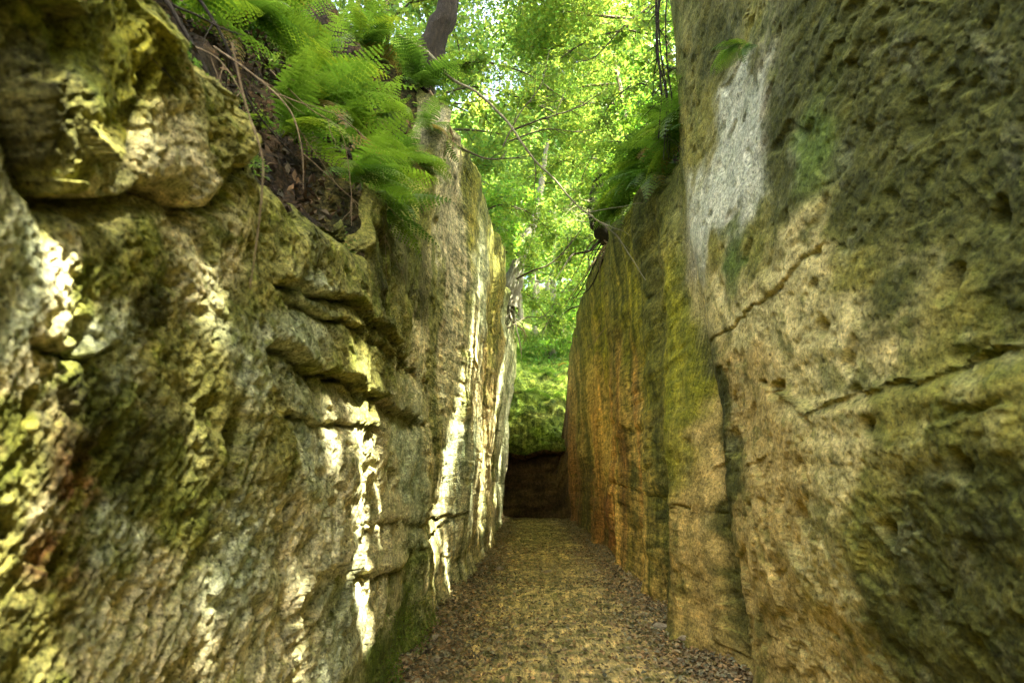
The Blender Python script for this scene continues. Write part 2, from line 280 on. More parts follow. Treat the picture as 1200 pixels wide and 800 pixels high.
def seg_dist(y, z, pts, squash=1.):
    """distance to a polyline, the signed height above it, and the share of the way along it"""
    best = np.full(y.shape, 1e9, np.float32); side = np.zeros(y.shape, np.float32); along = np.zeros(y.shape, np.float32)
    n = len(pts) - 1
    for k in range(n):
        (y0, z0), (y1, z1) = pts[k][:2], pts[k + 1][:2]
        dy, dz = (y1 - y0) * squash, z1 - z0
        L2 = dy * dy + dz * dz + 1e-12
        t = np.clip(((y - y0) * squash * dy + (z - z0) * dz) / L2, 0, 1)
        ey = (y - y0) * squash - t * dy; ez = z - z0 - t * dz
        d = np.sqrt(ey * ey + ez * ez); m = d < best
        best = np.where(m, d, best); side = np.where(m, ez, side); along = np.where(m, (k + t) / n, along)
    return best, side, along

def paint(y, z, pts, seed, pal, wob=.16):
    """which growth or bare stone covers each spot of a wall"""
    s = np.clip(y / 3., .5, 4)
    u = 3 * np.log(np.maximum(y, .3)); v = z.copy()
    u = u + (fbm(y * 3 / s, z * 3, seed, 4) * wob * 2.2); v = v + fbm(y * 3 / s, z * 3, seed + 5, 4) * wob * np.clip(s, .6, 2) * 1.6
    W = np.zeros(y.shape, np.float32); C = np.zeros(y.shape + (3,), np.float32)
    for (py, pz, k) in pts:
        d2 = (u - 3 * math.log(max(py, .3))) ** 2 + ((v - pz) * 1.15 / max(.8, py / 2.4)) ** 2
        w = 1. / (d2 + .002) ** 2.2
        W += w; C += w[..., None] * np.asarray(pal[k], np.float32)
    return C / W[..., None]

def inside(y, z, poly):
    c = np.zeros(y.shape, bool); q = poly[-1]
    for p in poly:
        with np.errstate(divide='ignore', invalid='ignore'):
            c ^= ((p[1] > z) != (q[1] > z)) & (y < (q[0] - p[0]) * (z - p[1]) / (q[1] - p[1] + 1e-9) + p[0])
        q = p
    return c.astype(np.float32)

def rim_left(y):  return np.interp(y, [-8, 1.2, 1.5, 2.25, 2.4, 3.2, 4.1, 5., 6., 6.7, 7.1, 9, 13, 20, 28, 40], [3.1, 3.1, 2.98, 3.05, 2.85, 2.95, 3.35, 3.85, 4.5, 5.5, 6.3, 6.9, 7.15, 7.6, 7.7, 7.7]) + .30 * np.exp(-((y - 4.15) / .26) ** 2) + sm(2.3, 3, y) * (.16 * noise(y * 2.2, y * .1, 881) + .08 * noise(y * 6, y * .2, 882) + .04 * noise(y * 17, y * .2, 883))
def rim_right(y): return np.interp(y, [-8, 3, 6.1, 6.5, 7.5, 9, 12.4, 16, 24, 28, 40], [7.1, 7.2, 7.1, 5.25, 5.5, 6.0, 6.8, 7.3, 7.0, 6.6, 6.5]) + sm(6.3, 7, y) * (.15 * noise(y * 1.6, y * .1, 891) + .07 * noise(y * 5, y * .2, 892) + .03 * noise(y * 14, y * .2, 893))
def lean_left(y): return .02 + .05 * sm(6, 16, y)

def ledge_crack(d, y, z, pts, up, low, width, fade, squash=1., seed=0):
    """a bedding crack: the bed above juts out by `up`, the bed below is undercut by `low`"""
    wz = z + .03 * noise(y * 5, z * 2, seed + 3) + .012 * noise(y * 17, z * 6, seed + 4)
    dist, side, al = seg_dist(y, wz, pts, squash)
    ends = sm(0, .1, al) * sm(1, .88, al)
    y0, y1 = pts[0][0], pts[-1][0]
    inr = sm(min(y0, y1) - .15, min(y0, y1) + .1, y) * sm(max(y0, y1) + .3, max(y0, y1) - .1, y)
    e = ends * inr
    above = np.where(side >= 0, np.exp(-dist / fade), 0); below = np.where(side < 0, np.exp(-dist / (fade * .8)), 0)
    gap = np.exp(-(dist / width) ** 2)
    return d + e * (up * above - low * below - (up + low) * 1.15 * gap * np.where(side < 0, 1., .55))

def build_wall(sidesign):
    left = sidesign < 0
    # stations along the wall (closer together near the viewer, where more of the stone can be seen)
    ys = np.concatenate([np.linspace(-6, .82, 50), 1. / np.linspace(1 / .86, 1 / 27.5, 760)])
    # the far end turns a corner to the left
    rows = 900
    rim = (rim_left if left else rim_right)(ys)
    v = np.linspace(0, 1, rows) ** (1. if left else 1.2)
    Y = np.repeat(ys[:, None], rows, 1).astype(np.float32)
    Z = (-.12 + v[None] * (rim[:, None] + .12)).astype(np.float32)
    dy = np.abs(np.gradient(ys))[:, None]
    def band(f, fy=None):              # fade an octave out where the stations are too far apart to hold it
        return np.clip(1.6 - 2.2 * dy * (fy or f), 0, 1)
    sd = 100 if left else 300
    wy = Y + .10 * noise(Y * 1.7, Z * 1.7, sd + 1) * band(1.7); wz = Z + .10 * noise(Y * 1.7, Z * 1.7, sd + 2)
    d = .10 * noise(Y * .45, Z * .6, sd + 3) + .055 * noise(wy * 1.1, wz * 1.2, sd + 4) * np.clip(Y / 3, .4, 1)
    # upright ribs and flutes left by water
    far = sm(4.5, 9, Y)
    rib = noise(Y * .55 + .12 * Z, Z * .05, sd + 60) * .21 + noise(Y * 1.4 + .2 * Z, Z * .09, sd + 61) * .07 * band(1.4)
    d += rib * far * (1. if left else .75)
    ruggedness = np.clip(.7 + .5 * noise(Y * .6, Z * .7, sd + 70) + (.5 * sm(2.9, 3.3, Z) * sm(5.5, 4.8, Y) if left else 0), .4, 1.3) * (1. - .45 * far)
    if not left: ruggedness *= .8
    nearer = np.clip(Y / 3., .42, 1)        # weathering is finer low on the near stone
    lump = np.abs(noise(wy * 2.6, wz * 3.0, sd + 5)) * .055 * nearer * band(2.6)
    d += ruggedness * .8 * (lump + nearer * .018 * noise(wy * 5.5, wz * 6.5, sd + 6) * band(5.5) + nearer * (.012 * noise(wy * 12, wz * 13, sd + 7) * band(12)
         + .008 * noise(wy * 26, wz * 28, sd + 8) * band(26) + .008 * noise(wy * 55, wz * 55, sd + 9) * band(55)
         + .004 * noise(Y * 120, Z * 120, sd + 10) * band(120)))
    an0 = R3(50 if left else -38); fp = wy * math.cos(an0) + wz * math.sin(an0); fq = -wy * math.sin(an0) + wz * math.cos(an0)
    fm = sm(-.35, .25, noise(Y * .9, Z * .9, sd + 14)) * (1. - .6 * far)
    d += fm * (1. if left else .55) * nearer * (.030 * facets(fp * 3.2, fq * 4.6, sd + 15, 1.5) * band(4) + .014 * facets(fp * 8, fq * 11, sd + 16, 1.5) * band(10) + .006 * facets(fp * 20, fq * 27, sd + 17, 1.5) * band(26))
    # grain drawn out along the beds where the wall is seen at a flat angle
    U = (1 / .86 - 1 / np.maximum(Y, .9)) * 674
    d += sm(3, 7, Y) * (.45 + .55 * sm(-.3, .4, noise(Y * .7, Z * .9, sd + 97))) * (.010 * noise(U * .10, Z * 5, sd + 93) + .004 * noise(U * .25, Z * 17, sd + 94) + .002 * noise(U * .5, Z * 36, sd + 95) - .020 * sm(.5, .75, noise(U * .3, Z * 10, sd + 96)))
    # thin beds of the tuff
    bed = noise(Y * .35, (Z + .04 * noise(Y * 1.5, Z, sd + 33)) * 7.5, sd + 21)
    d += .012 * np.sign(bed) * np.abs(bed) ** .6 * sm(-.25, .35, noise(Y * .5, Z * .5, sd + 22))
    # slanting pick marks
    an = R3(58 if left else 40)
    p = Y * math.cos(an) + Z * math.sin(an); q = -Y * math.sin(an) + Z * math.cos(an)
    if not left: p, q = -Y * math.cos(an) + Z * math.sin(an), Y * math.sin(an) + Z * math.cos(an)
    pm = sm(-.2, .3, noise(Y * .8, Z * .8, sd + 30)) * (sm(2.6, 1.5, Z) if left else 1) * sm(9, 6, Y)
    stroke = np.abs(noise(p * 5.5, q * 24, sd + 31)) * band(20) * .8 + np.abs(noise(p * 9, q * 46, sd + 32)) * band(40) * .4
    d -= pm * (.022 if left else .03) * stroke
    # rot holes
    for f, dep, th, s_ in (((9., .03, .55, 40), (22., .022, .45, 41), (40., .018, .38, 42), (80., .010, .35, 43)) if left else ((7., .03, .62, 40), (19., .013, .5, 41), (44., .009, .45, 42))):
        h = noise(wy * f, wz * f * 1.15, sd + s_)
        d -= dep * sm(th, th + .3, h) * band(f) * nearer
    zones = {}
    if left:
        for (py, pz, ry, rz) in PITS_L:
            e = ((Y - py) / ry) ** 2 + ((Z - pz) / rz) ** 2 + .35 * noise(Y * 4 / ry * .3, Z * 6, 9)
            d -= (.06 if py < 2.2 else .14 if py < 6 else .35) * sm(1.4, .15, e)
        for pts, up, lo, w, fd, sq in ((CR_L1, .05, .06, .016, .11, .5), (CR_L2, .05, .07, .018, .13, .5), (CR_L3, .03, .04, .012, .07, .5), (CR_L4, .015, .03, .010, .10, .6),
                                   (CR_L5, .03, .03, .02, .12, .4), (CR_L6, .025, .025, .02, .12, .4), (CR_L7, .015, .03, .01, .07, 1.), (CR_L8, .03, .05, .03, .12, .6)):
            d = ledge_crack(d, Y, Z, pts, up, lo, w, fd, sq, int(abs(pts[0][1]) * 50))
        # the big block that overhangs the near wall
        bl = np.array(BLOCK)
        low = np.interp(Y + .03 * noise(Y * 7, Z * 7, 77), bl[:, 0], bl[:, 1]) + .035 * noise(Y * 6, Y * 2, 78) + .012 * noise(Y * 20, Y * 3, 79)
        hgt = Z - low
        edge = sm(2.36, 2.2, Y + .04 * noise(Y * 4, Z * 9, 71)) * sm(-3, -1, Y)
        up_ = sm(-.012, .10, hgt) ** .6
        face = .035 + .025 * noise(Y * 2.2, Z * 2.5, 80) + .04 * np.abs(noise(wy * 5, wz * 6, 81)) + .03 * facets(wy * 4, wz * 5, 82, 1.5) + .02 * np.clip(1 - (hgt / .42 - .55) ** 2, 0, 1)
        d += edge * up_ * face
        d -= sm(2.5, 2.2, Y) * np.where(hgt < .015, np.exp(hgt / .04), 0) * .13 * sm(-3, .2, Y)
        sdist, _, _ = seg_dist(Y, Z, BLOCK_SPLIT)
        d -= .13 * np.exp(-(sdist / .018) ** 2) * edge
        zones['overhanging_block'] = (hgt > 0) & (Y < 2.3)
        l1 = np.interp(Y, *np.array(CR_L1).T); l2 = np.interp(Y, *np.array(CR_L2).T)
        zones['rock_ledge'] = (Z > l2) & (Z < l1) & (Y > 2.45) & (Y < 8.2)
    else:
        for (py, pz, ry, rz) in PITS_R:
            e = ((Y - py) / ry) ** 2 + ((Z - pz) / rz) ** 2 + .35 * noise(Y * 5, Z * 6, 19)
            d -= (.09 if rz < .10 else .06) * sm(1.4, -.1, e + .5 * noise(Y * 14, Z * 14, 20))
        for pts, up, lo, w, fd, sq in ((CR_R1, -.02, -.025, .012, .25, .7), (CR_R2, .0, -.015, .010, .2, 1.), (CR_R3, .008, .008, .010, .18, .6), (CR_R6, .010, .012, .012, .15, .3)):
            d = ledge_crack(d, Y, Z, pts[::-1] if pts[0][0] > pts[-1][0] else pts, up, lo, w, fd, sq, int(abs(pts[0][1]) * 50) + 7)
        for pts in (CR_R1, CR_R2, CR_R4, CR_R5):
            sdist, _, _ = seg_dist(Y + .03 * noise(Y * 6, Z * 6, 23), Z + .025 * noise(Y * 8, Z * 8, 24), pts)
            d -= .05 * np.exp(-(sdist / .016) ** 2) * (.15 + .85 * sm(-.3, .4, noise(Y * 3, Z * 3, 25)))
        # the lower bed on the near right swells out below the crack
        d += .10 * sm(4.6, 3.2, Y) * sm(2.1, 1.9, Z) * sm(.3, 1.4, Z)
        # hollow between the two upright ribs
        d -= .16 * np.exp(-((Y - 6.0 - .1 * (Z - 2)) / .28) ** 2) * sm(3.8, 2.6, Z) + .14 * np.exp(-((Y - 8.6) / .5) ** 2) * sm(3.4, 2.4, Z)
        d += .12 * np.exp(-((Y - 7.2) / .5) ** 2)
    # foot of the wall and rounded upper edge
    d += .13 * np.exp(-np.maximum(Z, 0) / .10) * (.6 + .5 * noise(Y * 2, Z, sd + 50))
    # shallow upright grain that the far stations can hold
    d += far * (.030 * noise(Y * .9, Z * 3.2, sd + 90) + .012 * noise(Y * 1.8, Z * 8, sd + 91) * band(1.8) + .005 * noise(Y * 3, Z * 19, sd + 92) * band(3))
    top = rim[:, None] - Z
    d -= ((.38 - .30 * sm(5.6, 5.0, Y)) if left else .38) * sm(.42 if not left else .42 - .25 * sm(5.6, 5., Y), 0, top) ** 1.6
    # colour of what grows on it
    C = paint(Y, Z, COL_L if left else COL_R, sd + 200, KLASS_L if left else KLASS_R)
    g = np.gradient(d, axis=1) / (np.gradient(Z, axis=1) + 1e-6)       # ledges that look up gather moss, undersides stay bare
    up_face = sm(.25, 1.1, -g)
    n_a = fbm(Y * 4.5, Z * 4.5, sd + 210, 5, .62) * band(4); n_b = fbm(Y * 15, Z * 15, sd + 220, 4, .62) * band(15)
    # on the far ribs growth follows the water down, in upright bands
    n_a = n_a * (1 - far) + far * (fbm(Y * 1.5 + .1 * Z, Z * .22, sd + 211, 4, .6) * 1.3 + .25 * fbm(U * .12, Z * 3, sd + 212, 3)); n_b = n_b * (1 - far) + far * .8 * fbm(U * .22, Z * 6, sd + 221, 4, .6)
    lum = C.mean(-1, keepdims=True)
    mossy = sm(.02, .34, n_a + .45 * n_b + .5 * (.16 - lum[..., 0]) / .16 * .35)[..., None] * (1. if left else .85)
    moss_c = np.array([.10, .12, .015] if left else [.075, .085, .012], np.float32) * (1 + .5 * n_b[..., None]) * np.clip(lum / .12, .5, 1)
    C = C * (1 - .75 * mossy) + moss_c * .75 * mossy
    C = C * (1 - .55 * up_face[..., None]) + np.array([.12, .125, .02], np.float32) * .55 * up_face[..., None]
    pale = sm(.18, .5, fbm(Y * 6, Z * 5, sd + 230, 5, .62) * band(6))[..., None]
    C = C * (1 - .5 * pale) + (C * 1.25 + np.array([.06, .058, .045])) * .5 * pale
    C *= (1 + .22 * n_b[..., None])
    # a fringe of moss below the overgrown edge
    fr = sm(1.5, .3, top + .55 * noise(Y * 3, Z * 1.2, sd + 250) * band(3) + .3 * noise(U * .15, Z * 4, sd + 251))[..., None] * sm(5., 6., Y)[..., None] * .85
    C = C * (1 - fr) + np.array([.085, .10, .016]) * (1 + .5 * n_b[..., None]) * fr
    # the pale lichen crusts, with ragged edges
    for poly, col in ((STREAK_L, (.25, .245, .16)),) if left else ((PANEL_R, (.40, .40, .245)),):
        k = np.clip(Y / 5., .8, 3)
        a_ = sum(inside(Y + oy + (.10 * noise(Y * 3, Z * 4, 991) + .05 * noise(Y * 9, Z * 11, 992)) * k, Z + .12 * noise(Y * 3, Z * 4, 993) + oz + .05 * noise(Y * 10, Z * 12, 994), poly) for oy, oz in ((0, 0), (.07, .02), (-.07, .03), (.03, -.08), (-.04, .08), (.12, -.05), (-.12, -.04))) / 7.
        a_ = (a_ * (.55 + .45 * sm(-.45, .05, fbm(Y * 8, Z * 8, 995, 4))))[..., None]
        C = C * (1 - a_) + np.array(col) * (1 + .3 * n_b[..., None]) * a_
    # run-off streaks on the far ribs
    st = fbm(Y * 5.5, Z * .35, sd + 240, 3)[..., None] * far[..., None] * band(5.5)[..., None]
    C = C * (1 + .7 * st)
    if not left:
        warm = (sm(.1, .5, fbm(Y * 1.3, Z * .15, 777, 3)) * sm(7, 10, Y) * sm(5, 3, Z))[..., None]
        C = C * (1 - .55 * warm) + np.array([.24, .12, .035]) * .55 * warm
        wet = (sm(.12, .45, fbm(Y * 1.1 + .06 * Z, Z * .12, 779, 3)) * sm(5.5, 7, Y))[..., None]
        C = C * (1 - .7 * wet) + np.array([.055, .065, .014]) * .7 * wet
    C = np.clip(C * 1.15, .012, .65)
    C = np.concatenate([C, (far * .8)[..., None]], -1)
    if left: X = -1.15 + lean_left(Y) * Z + d
    else:    X = 1.75 - .02 * Z - d
    V = np.stack([X, Y, Z], -1)
    # the corner at the far end, turning left
    n2 = 60
    t = np.linspace(0, 1, n2 + 1)[1:]
    last = V[-1]; ext = []; ce = []
    for tt in t:
        if left:
            a = min(tt / .35, 1.) * math.pi / 2
            r = .8; ox = -r * (1 - math.cos(a)); oy = r * math.sin(a); rest = max(0, tt - .35) / .65 * 8
            ext.append(last + np.array([ox - rest, oy, 0])[None] + .16 * noise(last[:, 2] * 1.5, np.full(rows, tt * 9), 66)[:, None] * np.array([0, 1, 0]))
        else:
            a = min(tt / .3, 1.) * math.pi / 2
            r = 2.2; ox = -r * (1 - math.cos(a)); oy = r * math.sin(a); rest = max(0, tt - .3) / .7 * 9
            cap = last.copy(); cap[:, 2] *= 1 - .58 * min(1, tt * 8)
            ext.append(cap + np.array([ox - rest, oy, 0])[None] + .2 * noise(last[:, 2] * 1.5, np.full(rows, tt * 11), 67)[:, None] * np.array([0, -1, 0]))
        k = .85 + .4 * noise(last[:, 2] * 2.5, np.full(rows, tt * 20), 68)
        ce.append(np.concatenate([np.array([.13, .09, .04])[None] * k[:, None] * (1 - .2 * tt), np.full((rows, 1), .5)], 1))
    if left:
        V = np.concatenate([V, np.stack(ext)]); C = np.concatenate([C, np.stack(ce)])
    else:   # the end wall is only as high as the recess under the mossy slope
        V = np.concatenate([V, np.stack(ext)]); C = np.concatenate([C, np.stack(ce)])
    nc = len(V)
    i = np.arange(nc - 1)[:, None] * rows; j = np.arange(rows - 1)[None]
    F = np.stack([i + j, i + rows + j, i + rows + j + 1, i + j + 1], -1)
    if left: F = F[..., ::-1]
    mats = M_ROCK if left else M_ROCK_R
    name = 'rock_wall'
    F = F.reshape(-1, 4); Vf = V.reshape(-1, 3); Cf = C.reshape(-1, 4)
    zone = np.zeros(len(F), np.int8); names = []
    for k, (zn, mk) in enumerate(zones.items()):
        full = np.zeros((nc, rows), bool); full[:mk.shape[0]] = mk
        zone[full[:-1, :-1].ravel()] = k + 1; names.append(zn)
    def sub(nm, sel):
        f = F[sel]; u, inv = np.unique(f, return_inverse=True)
        return mesh(nm, Vf[u], inv.reshape(-1, 4), mats, Cf[u])
    root = link(name, sub(name, zone == 0))
    for k, zn in enumerate(names): link(zn, sub(zn, zone == k + 1), root)
    xr = np.interp(np.arange(-6, 28, .1), ys, V[:len(ys), -1, 0])
    return root, xr

wall_l, XR_L = build_wall(-1)
tag(wall_l, 'pale mossy tuff wall with cracked ledges and white sunlit streaks', 'rock wall')
wall_r, XR_R = build_wall(1)
tag(wall_r, 'tuff wall with ochre lower face, dark moss and one pale lichen panel', 'rock wall')
YS = np.arange(-6, 28, .1)
def rimx_left(y):  return np.interp(y, YS, XR_L)
def rimx_right(y): return np.interp(y, YS, XR_R)

# ------------------------------------------------------------------ ground above the walls
def rise(o, steep):
    o = np.asarray(o, float)
    return np.where(o < 1.6, steep * o - .10 * o * o, steep * 1.6 - .256 + .45 * np.minimum(o - 1.6, 12) + .12 * np.maximum(o - 13.6, 0))
def bank_left(y, o):  return rimx_left(y) - .02 - o, rim_left(y) - .12 + rise(o, 1.45 - .7 * sm(6, 9, np.asarray(y, float)))
def bank_right(y, o): return rimx_right(y) + .02 + o, rim_right(y) - .12 + rise(o, 1.5 - .5 * sm(9, 14, np.asarray(y, float)))

def build_bank(fn, sgn, seed):
    ys = np.concatenate([np.linspace(-6, 2, 40), np.linspace(2.04, 12, 330), np.linspace(12.1, 27.9, 130)])
    os_ = np.concatenate([np.linspace(-.06, 2.2, 120), np.linspace(2.3, 9, 40), np.linspace(10, 75, 22)])
    Y, O = np.meshgrid(ys, os_, indexing='ij')
    X, Z = fn(Y, O)
    near = sm(12, 3, O)
    n = .16 * noise(Y * 1.3, O * 1.3, seed) + .09 * noise(Y * 3.5, O * 3.5, seed + 1) + .045 * noise(Y * 9, O * 9, seed + 2) + .022 * noise(Y * 22, O * 22, seed + 3)
    k = sm(-.02, .35, O) * (.35 + .65 * near)
    X = X + sgn * n * k * -.8; Z = Z + n * k * .8 + (1 - near) * noise(Y * .12, O * .1, seed + 6) * 1.2
    C = np.array([.030, .021, .010])[None, None] * (1 + .5 * fbm(Y * 5, O * 5, seed + 4, 4)[..., None])
    mo = sm(.0, .4, fbm(Y * 1.6, O * 1.6, seed + 5, 4))[..., None]
    C = C * (1 - mo * .5) + np.array([.055, .06, .012]) * mo * .5
    V = np.stack([X, Y, Z], -1); r = len(os_)
    i = np.arange(len(ys) - 1)[:, None] * r; j = np.arange(r - 1)[None]
    F = np.stack([i + j, i + r + j, i + r + j + 1, i + j + 1], -1).reshape(-1, 4)
    if sgn > 0: F = F
    else: F = F[:, ::-1]
    return link('hillside', mesh('hillside', V.reshape(-1, 3), F, M_SOIL, np.clip(C, .006, .4).reshape(-1, 3)))
tag(build_bank(bank_left, -1, 500), 'dark soil bank sloping up behind the rim of the left wall', kind='structure')
tag(build_bank(bank_right, 1, 600), 'dark soil bank sloping up behind the rim of the right wall', kind='structure')

# the green slope that closes the view where the path turns, with its undercut foot
def build_end():
    xs = np.linspace(-14, 16, 240)
    # profile from the back of the recess, out under the lip and up the slope
    prof = np.array([(31.5, 2.75), (30.2, 2.55), (29.2, 2.45), (28.5, 2.5), (28.2, 2.75), (28.15, 3.2), (28.5, 4.0), (29.2, 5.1), (30.2, 6.2), (31.6, 7.2), (34, 8.2), (40, 10.5), (50, 15), (62, 20), (80, 25), (120, 30)])
    pr = curve_pts(prof, 220)
    Xg, K = np.meshgrid(xs, np.arange(len(pr)), indexing='ij')
    Yg = pr[K, 0] + 0; Zg = pr[K, 1] + 0
    k = sm(0, 25, K)
    n = .75 * noise(Xg * .45, Zg * .5, 801) + .25 * noise(Xg * 1.2, Zg * 1.4, 802) + .12 * noise(Xg * 3, Zg * 3.2, 803) + .06 * noise(Xg * 8, Zg * 8, 804)
    Yg = Yg - n * k * .9; Zg = Zg + n * k * .6 + .35 * sm(1.2, -1.5, Xg) * k
    C = np.array([.12, .19, .028])[None, None] * (1 + .5 * fbm(Xg * 2.2, Zg * 2.2, 805, 4)[..., None])
    e = sm(.05, .4, fbm(Xg * .7 + Zg * .4, Zg * 2.2, 806, 4))[..., None]
    C = C * (1 - .4 * e) + np.array([.10, .085, .03]) * .4 * e
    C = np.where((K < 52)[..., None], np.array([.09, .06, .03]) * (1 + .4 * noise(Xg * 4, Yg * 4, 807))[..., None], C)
    V = np.stack([Xg, Yg, Zg], -1); r = len(pr)
    i = np.arange(len(xs) - 1)[:, None] * r; j = np.arange(r - 1)[None]
    F = np.stack([i + j, i + r + j, i + r + j + 1, i + j + 1], -1).reshape(-1, 4)[:, ::-1]
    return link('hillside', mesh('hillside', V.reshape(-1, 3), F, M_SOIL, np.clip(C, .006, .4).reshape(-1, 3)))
tag(build_end(), 'mossy green slope with an undercut foot where the path bends', kind='structure')

# ------------------------------------------------------------------ path
def path_z(x, y):
    e = sm(.9, 1.75, np.abs(x - .3))
    return .03 * noise(x * .8, y * .8, 900) + .016 * noise(x * 3, y * 3, 901) + .10 * e * (.7 + .5 * noise(x * 2, y * 1.3, 903))
def build_path():
    ys = np.concatenate([np.linspace(-6, 3.8, 30), np.linspace(4, 14, 620), np.linspace(14.1, 36, 160)])
    xs = np.concatenate([np.linspace(-14, -1.7, 14), np.linspace(-1.6, 2.2, 300), np.linspace(2.4, 5, 4)])
    X, Y = np.meshgrid(xs, ys, indexing='ij')
    Z = path_z(X, Y) + .008 * noise(X * 9, Y * 9, 904) + .004 * noise(X * 24, Y * 24, 905) + .002 * noise(X * 50, Y * 50, 906)
    C = np.array([.32, .27, .11])[None, None] * (1 + .35 * fbm(X * 2.2, Y * 1.6, 907, 5, .6)[..., None])
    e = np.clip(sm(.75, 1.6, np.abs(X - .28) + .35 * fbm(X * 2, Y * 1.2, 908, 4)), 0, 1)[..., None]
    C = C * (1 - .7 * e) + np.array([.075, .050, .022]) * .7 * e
    sp = sm(.25, .5, fbm(X * 16, Y * 16, 909, 3))[..., None]
    C = C * (1 - .22 * sp) + np.array([.30, .25, .12]) * .22 * sp
    V = np.stack([X, Y, Z], -1); r = len(ys)
    i = np.arange(len(xs) - 1)[:, None] * r; j = np.arange(r - 1)[None]
    F = np.stack([i + j, i + r + j, i + r + j + 1, i + j + 1], -1).reshape(-1, 4)[:, ::-1]
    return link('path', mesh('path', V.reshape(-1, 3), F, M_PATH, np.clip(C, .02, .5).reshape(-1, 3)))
tag(build_path(), 'trodden olive brown earth path between the two walls', kind='structure')

# ------------------------------------------------------------------ leaves
def leaf_mesh(name, P, size, rs, mat, tint=(1, 1, 1), vary=.35, flat=.55, droop=.3, width=.55, normal=None):
    """one small folded blade per point: base, two sides and tip"""
    n = len(P)
    az = rs.uniform(0, 2 * math.pi, n); el = rs.normal(-droop, .45, n)
    d = np.stack([np.cos(az) * np.cos(el), np.sin(az) * np.cos(el), np.sin(el)], -1)
    up = np.stack([rs.normal(0, flat, n), rs.normal(0, flat, n), np.ones(n)], -1)
    if normal is not None: up = up * .5 + normal
    s = np.cross(d, up); s /= np.linalg.norm(s, axis=1, keepdims=True) + 1e-9
    nn = np.cross(s, d)
    L = size * rs.uniform(.6, 1.35, n)[:, None]; W = L * width * .5
    fold = W * rs.uniform(.1, .7, n)[:, None]
    a = P; b = P + d * L * .45 + s * W + nn * fold; c = P + d * L + nn * -.12 * L; e = P + d * L * .45 - s * W + nn * fold
    V = np.stack([a, b, c, e], 1).reshape(-1, 3)
    k = np.arange(n)[:, None] * 4
    F = np.concatenate([k + np.array([0, 1, 2]), k + np.array([0, 2, 3])], 1).reshape(-1, 3)
    b_ = rs.uniform(1 - vary, 1 + vary, n); h = rs.uniform(-1, 1, n)
    c = np.stack([b_ * (1 + .28 * h) * tint[0], b_ * (1 + .04 * h) * tint[1], b_ * (1 - .15 * h) * tint[2]], -1)
    return mesh(name, V, F, mat, np.repeat(np.clip(c, 0, 3), 4, 0), smooth=False)

# sun
SUN = np.array([.35, -.34, .873]); SUN /= np.linalg.norm(SUN)
def keep_gaps_open(P, grow=.06):
    """True for leaves that do not stand between the sun and the places on the left wall that it reaches through gaps in the crowns"""
    t = (P[:, 0] + 1.0) / SUN[0]
    for _ in range(3):
        q = P - SUN * t[:, None]
        t = (P[:, 0] - (-1.10 + lean_left(q[:, 1]) * q[:, 2])) / SUN[0]
    q = P - SUN * t[:, None]; y, z = q[:, 1], q[:, 2]
    ok = np.ones(len(P), bool)
    for poly in SUNGAPS:
        for (y0, z0, w0), (y1, z1, w1) in zip(poly[:-1], poly[1:]):
            dy, dz = y1 - y0, z1 - z0; L2 = dy * dy + dz * dz + 1e-9
            k = np.clip(((y - y0) * dy + (z - z0) * dz) / L2, 0, 1)
            w = w0 + (w1 - w0) * k + grow
            hw = np.maximum(w, .13)
            ok &= (((y - y0 - k * dy) / hw) ** 2 + ((z - z0 - k * dz) / np.clip(hw, .12, .45)) ** 2) > 1
    return ok

